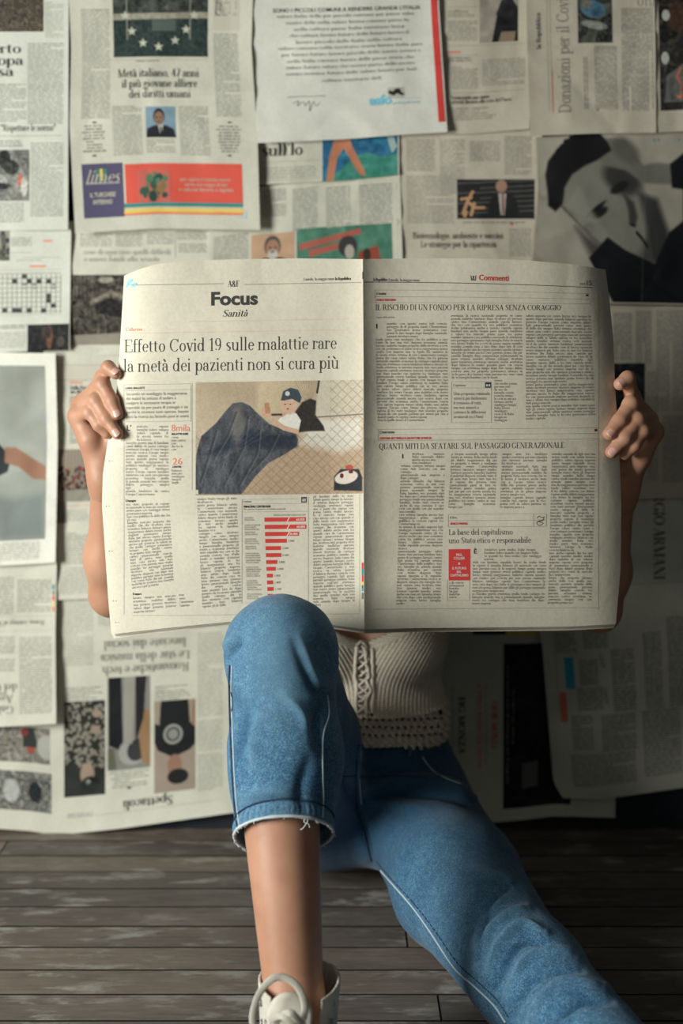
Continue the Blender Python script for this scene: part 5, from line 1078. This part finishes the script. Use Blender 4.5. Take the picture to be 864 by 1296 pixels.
def body_prims():
    hp, _, _ = head_prims()
    L = [ell(Pel, (.135, .10, .10), .03), ell(Waist, (.105, .082, .10), .05), ell(Chest, (.122, .088, .14), .05), ell(Chest + V3(0, 0, .09), (.14, .075, .07), .04),
         cone(Neck + V3(0, 0, -.04), HeadC + V3(0, .02, -.05), .052, .046, .03),
         cone(Neck + V3(-.03, 0, -.03), ShR, .04, .044, .03), cone(Neck + V3(.03, 0, -.03), ShL, .04, .044, .03),
         ell(Chest + V3(-.058, -.070, -.015), (.054, .048, .052), .03), ell(Chest + V3(.058, -.070, -.015), (.054, .048, .052), .03),
         cone(ShR, ElR, .040, .030, .02), cone(ShL, ElL, .040, .030, .02)]
    for El, Wr in ((ElR, WrR), (ElL, WrL)):
        m = El + (Wr - El) * .33; L += [cone(El, m, .029, .0325, .012), cone(m, Wr, .0325, .0185, .02, fl=((1, 0, 0), 1.08))]
    for H, K, A, cr in ((HipR, KneeR, AnkR, .0475), (HipL, KneeL, AnkL, .040)):
        m = K + (A - K) * .3; L += [cone(H, K, .068, .034, .02), cone(K, m + V3(-.009, 0, 0), .034, cr, .01), cone(m + V3(-.009, 0, 0), A, cr, .031, .012)]
        g = V3(A[0] + .004, A[1], 0); fw = g + V3(.002, -.085, .045); L += [cone(A, g + V3(0, .005, .055), .031, .030, .01), ell(g + V3(0, .026, .042), (.026, .028, .026), .01), cone(g + V3(0, 0, .055), fw, .030, .020, .01), cone(fw + V3(-.010, 0, -.006), g + V3(-.008, -.128, .034), .016, .013, .005), cone(fw + V3(.012, 0, -.006), g + V3(.014, -.115, .034), .015, .012, .005)]
    return L + hp
BP = body_prims(); HR, HL = hand_prims(-1), hand_prims(1); ALLP = BP + HR + HL
V, Fc = build_mesh(ALLP, (-.40, -1.10, -.005), (.50, -.03, .84), .004, 1, True)
parts = []
cutR, cutL = WrR + (ElR - WrR) * .12, WrL + (ElL - WrL) * .12; nR = (WrR - ElR) / np.linalg.norm(WrR - ElR); nL = (WrL - ElL) / np.linalg.norm(WrL - ElL)
inR = ((V - cutR) @ nR > .001) & (np.linalg.norm(V - WrR, axis=1) < .22) & (V[:, 1] < -.38) & (V[:, 0] < -.18); inL = ((V - cutL) @ nL > .001) & (np.linalg.norm(V - WrL, axis=1) < .22) & (V[:, 1] < -.37) & (V[:, 0] > .20)
parts.append(keep(V, Fc, ~(inR | inL)))
for Wr, cut, n_, hp in ((WrR, cutR, nR, HR), (WrL, cutL, nL, HL)):
    c = (Wr + Wr + nR * .11) / 2
    v, f = build_mesh(ALLP[-len(HR) * 2:] + [p for p in BP if p['t'] == 'c' and np.linalg.norm(p['b'] - Wr) < 1e-6], c - V3(.075, .065, .12), c + V3(.075, .06, .12), .00125, 1, True)
    parts.append(keep(v, f, (v - cut) @ n_ > -.0015))
V, Fc = merge(parts)
body = mesh_obj('body', V, Fc, 'skin', person)
# nails
def nail(tip, prev, face, r):
    t = tip - prev; t /= np.linalg.norm(t); n = face - t * (face @ t); n /= np.linalg.norm(n); s = np.cross(t, n); out = []; nu, nv = 8, 8
    c = tip + t * r * .02
    for j in range(nv + 1):
        for i in range(nu + 1):
            u = -1 + 2 * i / nu; v = -1 + 2 * j / nv; e = 1 - .25 * abs(v) ** 3
            ang = u * .74 * e
            out.append(c + s * math.sin(ang) * r * .92 + n * (math.cos(ang) * r * .92 + .0001 - .0012 * max(0, v) ** 2 * .3) + t * (v * r * .74 * (1 - .22 * u * u)))
    return np.array(out), gridfaces(nu, nv)
for side in (-1, 1):
    ch, th, palm, heel, wr = fingers(side)
    faces = [V3(.15 if side < 0 else -.1, -1, .45 if side < 0 else .15), V3(.05 if side < 0 else .05, -1, .1), V3(0, -1, .15), V3(0, -1, .15)]
    for i, (c, r) in enumerate(zip(ch, [x * (1.05 if side < 0 else 1.17) for x in (.0078, .0081, .0079, .0071)])):
        if i == 3: continue
        v, f = nail(c[3], c[2], faces[i] / np.linalg.norm(faces[i]), r * .9 * 1.03); o = mesh_obj('fingernail', v, f, 'nail', person)
        m_ = o.modifiers.new('thickness', 'SOLIDIFY'); m_.thickness = .0006; m_.offset = 0
# head details
hp, T, R = head_prims()
for x in (-.03, .03):
    v, f = build_mesh([ell(T(x, -.070, .013), (.0125,) * 3, .002)], T(x, -.070, .013) - .016, T(x, -.070, .013) + .016, .0015, 1); e = mesh_obj('eye', v, f, 'eye', person)
    v, f = build_mesh([ell(T(x, -.0795, .009), (.0055, .004, .0055), .002)], T(x, -.08, .009) - .01, T(x, -.08, .009) + .01, .0008, 1); mesh_obj('iris', v, f, 'iris', e)
v, f = build_mesh([ell(T(0, -.088, -.0515), (.019, .006, .0035), .003), ell(T(0, -.087, -.0585), (.015, .006, .0040), .003)], T(0, -.088, -.055) - .03, T(0, -.088, -.055) + .03, .0012, 2); mesh_obj('mouth', v, f, 'lip', person)
hair = [ell(T(0, .020, .042), (.082, .096, .088), .02, R), ell(T(0, .055, -.03), (.074, .052, .10), .03, R), cone(T(-.072, .01, .01), Neck + V3(-.085, -.02, -.10), .020, .024, .02), cone(T(.072, .01, .01), Neck + V3(.085, -.02, -.10), .020, .024, .02), cone(T(0, .06, -.03), Neck + V3(0, .055, -.10), .05, .045, .03), ell(T(0, -.075, -.03), (.060, .055, .080), .01, R, True)]
v, f = build_mesh(hair, HeadC - .16 - V3(0, 0, .15), HeadC + .16, .0035, 2); nn = vnormals(v, f); v = v + nn * (.0022 * np.sin(v[:, [0]] * 900 + 3 * np.sin(v[:, [2]] * 30)))
v[:, 1] = np.minimum(v[:, 1], -.022); mesh_obj('hair', v, f, 'hair', person)

# ------------------------------------------------------------------ jeans
shinR = AnkR - KneeR; shinR /= np.linalg.norm(shinR)
Hem = Pv(351, 1050, -.68); HemC = KneeR + shinR * ((Hem - KneeR) @ shinR) 
LR = np.linalg.norm(AnkR - KneeR)
mR = KneeR + shinR * .12; eR = KneeR + shinR * .30
JP = [ell(Pel + V3(0, 0, .005), (.148, .108, .112), .03), ell(Waist + V3(0, 0, -.035), (.118, .092, .07), .04),
      cone(HipR + V3(0, -.01, 0), HipR + (KneeR - HipR) * .5, .094, .080, .03), cone(HipR + (KneeR - HipR) * .5, KneeR, .080, .058, .02), ell(KneeR + V3(0, -.004, .004), (.060, .062, .062), .02),
      cone(KneeR + V3(.002, 0, 0), mR + V3(0.002, .004, 0), .058, .0605, .02), cone(mR + V3(0, .004, 0), eR + V3(-.010, .004, 0), .0595, .0505, .03),
      cone(HipL + V3(-.012, -.01, 0), HipL + (KneeL - HipL) * .5 + V3(-.016, -.004, -.004), .088, .087, .03), cone(HipL + (KneeL - HipL) * .5 + V3(-.016, -.004, -.004), KneeL + V3(-.006, 0, 0), .087, .065, .02), ell(KneeL, (.062, .066, .064), .02),
      cone(KneeL, KneeL + (AnkL - KneeL) * .8, .062, .050, .02)]
f_ = Field((-.16, -1.05, -.004), (.46, -.035, .56), .0028)
for p in JP: f_.add(p)
x_, y_, z_ = np.meshgrid(*[f_.lo[i] + np.arange(f_.n[i]) * f_.h for i in range(3)], indexing='ij', sparse=True)
pn = shinR + V3(0, -.42, 0); pn /= np.linalg.norm(pn)                     # hem plane, higher at the front
pl1 = (x_ - Hem[0]) * pn[0] + (y_ - Hem[1]) * pn[1] + (z_ - Hem[2]) * pn[2]
nearR = (np.abs(x_ - Hem[0]) < .09) & (z_ < .34) & (y_ < -.53) & (x_ < .045)
f_.D = np.where(nearR, np.maximum(f_.D, pl1), f_.D)
f_.D = np.maximum(f_.D, np.where((y_ > -.36), z_ - .262, -1)).astype(np.float32)
dl = (AnkL - KneeL) / np.linalg.norm(AnkL - KneeL); cL = KneeL + dl * .27
pl3 = (x_ - cL[0]) * dl[0] + (y_ - cL[1]) * dl[1] + (z_ - cL[2]) * dl[2]
f_.D = np.where((x_ > .1) & (y_ < -.6), np.maximum(f_.D, pl3), f_.D)
f_.D = np.maximum(f_.D, .003 - z_).astype(np.float32)
V, Fc = f_.mesh(1)
d1 = (V - Hem) @ pn; cap1 = (np.abs(d1) < .0028) & (np.linalg.norm(V - Hem, axis=1) < .12) & (V[:, 2] < .34)
d3 = (V - cL) @ dl; cap3 = (np.abs(d3) < .0028) & (V[:, 0] > .1)
cap2 = (np.abs(V[:, 2] - .262) < .0028) & (V[:, 1] > -.36)
def inner(V, prims, m):
    ok = np.zeros(len(V), bool)
    for p in prims:
        ok |= dist(p, V[:, 0], V[:, 1], V[:, 2]) < -m
    return ok
cap = (cap1 | cap2 | cap3) & inner(V, JP, .0035)
V, Fc = keep(V, Fc, ~cap)
for _ in range(2): V = lap(V, Fc, .3)
N = vnormals(V, Fc); UV = project(V); front = (N * (CAM - V)).sum(1) > 0
def seg_d(UV, pts):
    dm = np.full(len(UV), 1e9); along = np.zeros(len(UV))
    pts = np.array(pts, float)
    for i in range(len(pts) - 1):
        e = pts[i + 1] - pts[i]; t = np.clip(((UV - pts[i]) @ e) / (e @ e), 0, 1); d = UV - pts[i] - t[:, None] * e; dd = np.hypot(d[:, 0], d[:, 1]); m = dd < dm; dm[m] = dd[m]; along[m] = (i + t[m]) / (len(pts) - 1)
    return dm, along
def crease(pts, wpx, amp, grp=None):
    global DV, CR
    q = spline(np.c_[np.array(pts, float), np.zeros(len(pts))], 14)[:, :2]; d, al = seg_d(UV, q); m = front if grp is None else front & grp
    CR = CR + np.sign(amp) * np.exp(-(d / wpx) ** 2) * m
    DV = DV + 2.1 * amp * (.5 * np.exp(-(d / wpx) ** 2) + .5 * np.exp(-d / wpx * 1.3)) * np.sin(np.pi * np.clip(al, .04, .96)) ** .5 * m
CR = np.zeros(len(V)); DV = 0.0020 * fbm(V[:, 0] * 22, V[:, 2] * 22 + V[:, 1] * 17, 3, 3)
isR = (UV[:, 0] < 432) & (V[:, 1] < -.45); isL = (UV[:, 0] > 470) & ~isR; hipz = V[:, 2] > .10
# left knee wrinkles (image right)
for pts, wd, a in (([(640, 1133), (610, 1165), (600, 1200)], 5, .004), ([(668, 1148), (640, 1160), (612, 1190), (602, 1225)], 5, .005), ([(690, 1180), (660, 1170), (632, 1195), (614, 1232)], 6, .0055), ([(700, 1200), (672, 1190), (648, 1205), (625, 1250)], 5, -.0045),
                   ([(730, 1210), (700, 1205), (665, 1215), (640, 1260)], 6, .0055), ([(735, 1228), (705, 1228), (668, 1245), (648, 1282)], 5, -.005), ([(765, 1250), (722, 1245), (690, 1262), (668, 1296)], 7, .006), ([(772, 1268), (735, 1268), (705, 1290)], 5, -.005), ([(600, 1095), (640, 1110), (650, 1130)], 7, .002), ([(650, 1120), (625, 1140), (600, 1180)], 5, -.003), ([(620, 1150), (612, 1185), (606, 1215)], 4, -.003)):
    crease(pts, wd, a, isL)
# hip folds
for pts, wd, a in (([(455, 1000), (500, 985), (560, 990), (600, 1010)], 6, .005), ([(460, 1012), (510, 1003), (570, 1008), (605, 1022)], 5, -.006), ([(452, 965), (480, 975), (530, 972)], 6, -.003), ([(470, 1090), (458, 1040), (449, 1000)], 4, -.006), ([(462, 1010), (500, 1018), (540, 1022)], 7, .003), ([(425, 960), (440, 1000), (455, 1030)], 6, -.004)):
    crease(pts, wd, a, V[:, 1] > -.5)
# knee and calf folds on the bent leg
for pts, wd, a in (([(378, 805), (390, 832), (402, 860), (418, 866)], 5, .0012), ([(370, 812), (384, 846), (398, 872), (414, 880)], 5, -.0014), ([(285, 830), (296, 822), (305, 812)], 4, -.004), ([(284, 818), (292, 812), (300, 800)], 4, .003), ([(300, 880), (312, 920), (300, 950)], 9, -.002), ([(405, 890), (398, 920), (408, 950)], 7, -.0035), ([(360, 880), (380, 900), (395, 930)], 8, .002), ([(330, 905), (318, 935), (322, 970)], 8, .002), ([(300, 1010), (340, 1000), (380, 1004)], 9, .0018), ([(390, 960), (380, 1000), (384, 1030)], 8, -.002)):
    crease(pts, wd, a, isR)
d_h = -((V - Hem) @ pn); nh = (d_h < .05) & (d_h > -.004) & (np.linalg.norm(V - Hem, axis=1) < .13) & (V[:, 0] < .045) & (V[:, 2] < .36)
angR = np.arctan2(V[:, 0] - HemC[0], -(V[:, 1] - HemC[1]))
DV = DV + nh * (.0012 * np.exp(-((d_h - .010) / .004) ** 2) * (1 + .8 * np.sin(angR * 42)) - .0016 * np.exp(-((d_h - .0175) / .002) ** 2))
DV = np.clip(DV, -.009, .013); V = V + N * DV[:, None]; V[:, 2] = np.maximum(V[:, 2], .002)
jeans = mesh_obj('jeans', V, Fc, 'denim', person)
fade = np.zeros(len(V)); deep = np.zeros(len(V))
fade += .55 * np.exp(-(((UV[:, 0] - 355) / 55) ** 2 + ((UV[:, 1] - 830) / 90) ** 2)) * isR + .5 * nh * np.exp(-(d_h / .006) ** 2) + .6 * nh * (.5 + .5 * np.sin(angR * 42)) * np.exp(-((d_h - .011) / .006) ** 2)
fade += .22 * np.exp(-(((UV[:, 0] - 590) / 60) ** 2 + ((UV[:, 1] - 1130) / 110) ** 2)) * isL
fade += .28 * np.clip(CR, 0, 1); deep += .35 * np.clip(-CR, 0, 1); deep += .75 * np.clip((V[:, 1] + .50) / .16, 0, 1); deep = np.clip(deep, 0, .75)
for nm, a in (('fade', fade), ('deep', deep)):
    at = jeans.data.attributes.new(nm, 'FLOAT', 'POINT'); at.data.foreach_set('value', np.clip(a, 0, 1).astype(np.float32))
so = jeans.modifiers.new('thickness', 'SOLIDIFY'); so.thickness = .0024; so.offset = -1
bvh = BVHTree.FromPolygons([Vector(v) for v in V], [tuple(map(int, q)) for q in Fc])
def hit(px, py, tree=None):
    d = ray(px, py); h = (tree or bvh).ray_cast(Vector(CAM), Vector(d / np.linalg.norm(d))); return (np.array(h[0]), np.array(h[1])) if h[0] is not None else (None, None)
def seam(pts, r, m, name='seam', dash=None, n=60, lift=.0, parent=None, tree=None, label=None):
    q = spline(np.c_[np.array(pts, float), np.zeros(len(pts))], n)[:, :2]; L = []
    for p in q:
        h, nn = hit(p[0], p[1], tree)
        if h is not None and L and len(L) < 5 and np.linalg.norm(h - L[-1]) > .03: L = []
        if h is not None and (not L or np.linalg.norm(h - L[-1]) < .05): L.append(h + nn * (r * .4 + lift))
    if len(L) < 4: return None
    L = np.array(L); L[1:-1] = (L[:-2] + 2 * L[1:-1] + L[2:]) / 4
    if dash:
        ps = [tube(L[i:i + dash[0] + 1], r, 5) for i in range(0, len(L) - dash[0] - 1, dash[0] + dash[1])]; v, f = merge(ps)
    else: v, f = tube(L, r, 6)
    o = mesh_obj(name, v, f, m, parent or jeans)
    if dash: o['kind'] = 'stuff'
    return o
seam([(291, 842), (290, 880), (292, 930), (294, 980), (298, 1030), (302, 1056)], .0011, 'thread', n=50)
seam([(294, 842), (293, 880), (295, 930), (297, 980), (301, 1030), (305, 1054)], .0009, 'pale_thread', n=50)
seam([(414, 880), (416, 905), (409, 930), (408, 970), (409, 1010), (408, 1035)], .0009, 'pale_thread', n=40)
seam([(482, 1102), (496, 1118), (522, 1148), (545, 1180), (575, 1225), (600, 1248), (625, 1272), (640, 1294)], .0013, 'pale_thread', n=80)
seam([(476, 1090), (494, 1111), (524, 1144), (549, 1176), (579, 1219), (604, 1242), (629, 1266), (645, 1290)], .0008, 'thread', 'stitching', (2, 1), n=150)
seam([(474, 1118), (472, 1140), (470, 1160)], .0014, 'pale_thread', n=20); seam([(480, 1122), (478, 1142), (476, 1160)], .0008, 'thread', n=20)
seam([(452, 948), (450, 985), (452, 1020), (460, 1055), (470, 1090)], .0012, 'thread', n=40); seam([(456.5, 950), (454.5, 985), (457, 1018)], .0008, 'pale_thread', n=30)
seam([(427, 984), (445, 982), (470, 984), (500, 982), (540, 984)], .0009, 'thread', n=40)
seam([(534, 958), (546, 974), (562, 984), (582, 992)], .0009, 'pale_thread', n=24); seam([(540, 956), (551, 970), (566, 979), (586, 988)], .0007, 'thread', n=24)
for a, b in (((452, 943), (451, 985)), ((519, 943), (517, 958))): seam([a, ((a[0] + b[0]) / 2, (a[1] + b[1]) / 2), b], .0028, 'denim', 'belt_loop', n=10, lift=.0012)
# hem stitching and frayed edge round the cuff
ring, stit = [], []
e1 = np.cross(pn, V3(0, 1, 0)); e1 /= np.linalg.norm(e1); e2 = np.cross(pn, e1)
for lev, L in ((-.002, ring), (-.0175, stit)):
    c0 = Hem + pn * lev; band = keep(V, Fc, np.abs((V - c0) @ pn) < .006)[0]; band = band[(np.linalg.norm(band - Hem, axis=1) < .13)]
    cc = band.mean(0); an = np.arctan2((band - cc) @ e2, (band - cc) @ e1); rr = np.hypot((band - cc) @ e1, (band - cc) @ e2)
    for a in np.linspace(-math.pi, math.pi, 90, endpoint=False):
        w_ = np.exp(-(np.angle(np.exp(1j * (an - a))) / .07) ** 2); r_ = (rr * w_).sum() / (w_.sum() + 1e-9)
        L.append(cc + pn * (((c0 - cc) @ pn)) + (e1 * math.cos(a) + e2 * math.sin(a)) * (r_ + .0004))
ring = np.array(ring); stit = np.array(stit)
rn = np.array([.0014 + .0009 * abs(vnoise(i * .9, 0, 3)) * 2 for i in range(91)])
v, f = tube(np.vstack([ring, ring[:1]]), rn, 6, up=pn); mesh_obj('frayed_edge', v, f, 'fray', jeans, label='frayed pale raw edge')
v, f = tube(np.vstack([stit, stit[:1]]), .0008, 5, up=pn); mesh_obj('hem_stitching', v, f, 'thread', jeans)
rg = random.Random(11); ps = []
for k in range(90):
    i = rg.randrange(90); p = ring[i]; o_ = (p - ring.mean(0)); o_ /= np.linalg.norm(o_); ln = rg.uniform(.0015, .005); q = [p, p + pn * ln * .6 + o_ * .0006 + e1 * rg.uniform(-.001, .001), p + pn * ln + o_ * rg.uniform(-.0005, .0012) + e1 * rg.uniform(-.002, .002)]
    ps.append(tube(spline(q, 5), .00030, 4))
fi = int(np.argmin(((project(ring) - np.array([384, 1053])) ** 2).sum(1) + (ring[:, 1] > HemC[1]) * 1e5)); p = ring[fi]
ps.append(tube(spline([p, p + V3(.002, -.002, -.003), p + V3(-.001, -.003, -.008), p + V3(-.004, -.002, -.012), p + V3(-.006, -.001, -.013)], 16), .0005, 5)); ps.append(tube(spline([p, p + V3(-.002, -.002, -.004), p + V3(.003, -.003, -.006), p + V3(.004, -.003, -.010)], 14), .0005, 5))
v, f = merge(ps); mesh_obj('loose_threads', v, f, 'fray', jeans, kind='stuff')

# ------------------------------------------------------------------ knitted top
TPm = [ell(Waist + V3(0, 0, .0), (.124, .098, .11), .05), ell(Chest, (.131, .097, .14), .05), ell(Chest + V3(0, 0, .085), (.135, .084, .07), .03),
       ell(Chest + V3(-.058, -.072, -.015), (.060, .054, .056), .03), ell(Chest + V3(.058, -.072, -.015), (.060, .054, .056), .03)]
f_ = Field((-.12, -.31, .21), (.20, -.04, .50), .0016)
for p in TPm: f_.add(p)
x_, y_, z_ = np.meshgrid(*[f_.lo[i] + np.arange(f_.n[i]) * f_.h for i in range(3)], indexing='ij', sparse=True)
ctr = Pv(461, 850, -.285)[0]; Vb = Pv(461, 818, -.28)[2]
hemz = .2395 + .02 * np.clip((x_ - ctr) / .12, -1, 1) ** 2 * 0 - .012 * np.clip((x_ - .08) / .06, 0, 1)
f_.D = np.maximum(f_.D, hemz - z_); vneck = Vb - .006 + np.sqrt((x_ - ctr) ** 2 + .0001) * .55 
f_.D = np.maximum(f_.D, np.where(y_ < -.13, z_ - vneck, z_ - .445)).astype(np.float32); f_.D = np.maximum(f_.D, z_ - .49).astype(np.float32)
V, Fc = f_.mesh(2)
ib = inner(V, TPm, .0022); V, Fc = keep(V, Fc, ~ib)
N = vnormals(V, Fc); dx = V[:, 0] - ctr; hz = V[:, 2]
band = hz < .2395 + .040; fan = np.clip(hz - .335, 0, 1)
s_ = np.abs(dx) - 3.4 * np.clip(hz - .295, 0, 1) ** 2
rib = np.abs(np.sin(s_ / .0060 * math.pi)) ** .7
row = np.abs(np.sin(hz / .0042 * math.pi))
dv = .0026 * rib + .0005 * row * rib
# openwork band: rows of twisted stitches with holes
r_i = np.floor((hz - .2395) / .0105); ph = (dx / .0105 + .5 * (r_i % 2)); cell = np.sin(ph * math.pi * 2 + (hz - .2395) / .0105 * 2.6); edge_ = np.abs(np.sin((hz - .2395) / .0105 * math.pi))
dvb = .0042 * np.clip(cell, -1, 1) * edge_ + .0012 * np.abs(np.sin(dx / .0035 * math.pi))
edge_v = np.abs(hz - (Vb - .006 + np.sqrt(dx ** 2 + .0001) * .55)); rim = (edge_v < .012) & (V[:, 1] < -.13)
dv = np.where(band, dvb, dv); dv = np.where(rim, .0025 + .0012 * np.abs(np.sin((hz + np.abs(dx)) / .005 * math.pi)), dv); dv = dv + .003 * np.exp(-((hz - .2815) / .0022) ** 2) * 1.0
V = V + N * dv[:, None]
top = mesh_obj('knitted_top', V, Fc, 'knit', person); tb = BVHTree.FromPolygons([Vector(v) for v in V], [tuple(map(int, q)) for q in Fc])
so = top.modifiers.new('thickness', 'SOLIDIFY'); so.thickness = .002; so.offset = -1
# holes of the openwork band and the lacing panel
ps = []
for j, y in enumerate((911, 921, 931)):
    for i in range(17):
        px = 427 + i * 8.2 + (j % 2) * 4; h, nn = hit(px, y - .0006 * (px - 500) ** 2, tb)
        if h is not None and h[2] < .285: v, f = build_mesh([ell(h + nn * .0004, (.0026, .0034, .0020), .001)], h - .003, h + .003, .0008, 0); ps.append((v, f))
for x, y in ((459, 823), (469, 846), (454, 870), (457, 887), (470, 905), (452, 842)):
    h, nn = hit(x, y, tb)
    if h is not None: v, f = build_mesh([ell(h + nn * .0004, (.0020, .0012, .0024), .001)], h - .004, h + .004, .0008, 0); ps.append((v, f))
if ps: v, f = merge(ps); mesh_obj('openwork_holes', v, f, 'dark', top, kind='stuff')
for k in range(7):
    y0 = 822 + k * 11.5; a, b = ((452, y0), (466, y0 + 11)); seam([a, (459, y0 + 4), b], .0018, 'cord', 'lace', n=10, lift=.0018, parent=top, tree=tb); seam([(466, y0), (459, y0 + 7), (452, y0 + 11)], .0018, 'cord', 'lace', n=10, lift=.0032, parent=top, tree=tb)
seam([(451, 818), (449, 845), (451, 875), (452, 902)], .0028, 'cord', 'lace_edging', n=30, lift=.001, parent=top, tree=tb); seam([(471, 820), (472, 845), (471, 875), (470, 902)], .0028, 'cord', 'lace_edging', n=30, lift=.001, parent=top, tree=tb)
seam([(458, 817), (463, 826), (466, 850), (466, 880), (467, 906)], .0022, 'cord', 'hanging_cord', n=40, lift=.0045, parent=top, tree=tb); seam([(450, 818), (456, 814), (462, 818), (457, 824), (452, 821)], .0026, 'cord', 'lace_knot', n=24, lift=.003, parent=top, tree=tb)
h, nn = hit(556, 901, tb)
if h is not None: v, f = build_mesh([ell(h + nn * .001, (.0045, .003, .0045), .002)], h - .008, h + .008, .001, 1); mesh_obj('dark_dot', v, f, 'dark', top)  # dark dot added on the knit to stand for a small hole

# ------------------------------------------------------------------ sneakers
def sneaker(Ank, name='sneaker'):
    # frame: origin under the ankle, toe towards -y
    O_ = V3(Ank[0] + .004, Ank[1] + .0, 0); T = lambda x, y, z: O_ + V3(x, y, z)
    solid = [ell(T(0, .030, .045), (.034, .036, .050), .02), cone(T(0, .01, .05), T(.002, -.09, .045), .037, .034, .03), cone(T(-.012, -.09, .034), T(-.006, -.135, .028), .032, .028, .02), cone(T(.014, -.09, .034), T(.016, -.12, .028), .030, .026, .02), cone(T(0, .012, .06), T(.002, .014, .175), .036, .043, .02), cone(T(0, -.015, .09), T(.002, -.012, .16), .034, .036, .02), cone(T(0, -.03, .07), T(0, -.08, .052), .030, .028, .02)]
    lo, hi = T(-.07, -.19, .0), T(.07, .08, .19); h = .002
    f_ = Field(lo, hi, h)
    for p in solid: f_.add(p)
    x_, y_, z_ = np.meshgrid(*[f_.lo[i] + np.arange(f_.n[i]) * f_.h for i in range(3)], indexing='ij', sparse=True)
    D0 = f_.D.copy(); up = np.maximum(np.abs(D0) - .0016, .020 - z_); xl, yl_ = x_ - O_[0], y_ - O_[1]
    up = np.maximum(up, z_ - (.148 - .1 * np.clip(yl_, -.02, .05)))                              # collar line
    slot = np.maximum(np.abs(xl) - (.014 + .12 * np.clip(z_ - .05, 0, .12)), np.maximum(yl_ - .004, -.098 - yl_)); slot = np.maximum(slot, .045 - z_)   # throat of the shoe
    f_.D = np.maximum(up, -slot).astype(np.float32); v, f = f_.mesh(1); sh = mesh_obj(name, v, f, 'canvas', person)
    f_.D = np.maximum(np.maximum(D0 - .004, z_ - .022), .001 - z_).astype(np.float32); v, f = f_.mesh(1); mesh_obj('sole', v, f, 'rubber', sh)
    f_.D = np.maximum(np.maximum(D0 - .003, .018 - z_), yl_ + .118).astype(np.float32); v, f = f_.mesh(1); mesh_obj('toe_cap', v, f, 'rubber', sh)
    u, w_ = np.meshgrid(np.linspace(-1, 1, 17), np.linspace(0, 1, 25)); yy = -.095 + w_ * .056; zz = .060 + w_ * .100 - .012 * np.sin(w_ * 3.1); wd = .017 + .006 * w_
    xx = u * wd * (1 - .35 * np.clip(w_ - .88, 0, 1) / .12 * np.abs(u) ** 2 * .5) - .006; zz = zz - .006 * u * u - (w_ > .9) * (w_ - .9) * .12 * np.abs(u) ** 3; o = mesh_obj('tongue', T(0, 0, 0) + np.stack([xx, yy - .004, zz], -1).reshape(-1, 3), gridfaces(16, 24), 'canvas', sh)
    m_ = o.modifiers.new('thickness', 'SOLIDIFY'); m_.thickness = .003
    for sx in (-1, 1):
        for k in range(6):
            y, z = -.020 - k * .014, .134 - k * .0145; x = sx * (.0365 - k * .0018); a = np.linspace(0, 2 * math.pi, 13)
            v, f = tube([T(x, y, z) + V3(sx * .0014, math.cos(t) * .0034, math.sin(t) * .0034) for t in a], .0011, 6, up=(1, 0, 0)); mesh_obj('eyelet', v, f, 'metal', sh)
    for k in range(4):
        y, z = -.036 - k * .017, .100 - k * .0125
        for s_ in (-1, 1):
            v, f = tube(spline([T(-s_ * .031, y + .006, z - .004), T(-s_ * .012, y, z + .010), T(s_ * .012, y - .004, z + .009), T(s_ * .029, y - .008, z - .008)], 14), .0036, 8, .4, up=(0, -.5, 1)); mesh_obj('lace', v, f, 'canvas', sh)
    return sh, T
shR, T = sneaker(AnkR)
Y0 = AnkR[1]
for pts in ([(322, 1310, -.135), (320, 1285, -.115), (328, 1258, -.10), (343, 1240, -.09), (358, 1237, -.085), (374, 1246, -.09), (384, 1264, -.10), (385, 1284, -.11), (378, 1298, -.115), (366, 1300, -.12)],
            [(345, 1304, -.12), (352, 1290, -.125), (366, 1282, -.13), (378, 1292, -.13), (390, 1308, -.125)], [(340, 1292, -.12), (356, 1286, -.13), (372, 1296, -.135), (384, 1312, -.13)]):
    L = np.array([Pv(x, y, Y0 + d * .55 - .01) for x, y, d in pts]); v, f = tube(spline(L, 50), 0.0036, 8, .2, up=(.3, -.8, .5)); mesh_obj('lace', v, f, 'canvas', shR, label='loose lace loop standing up')
sneaker(AnkL)
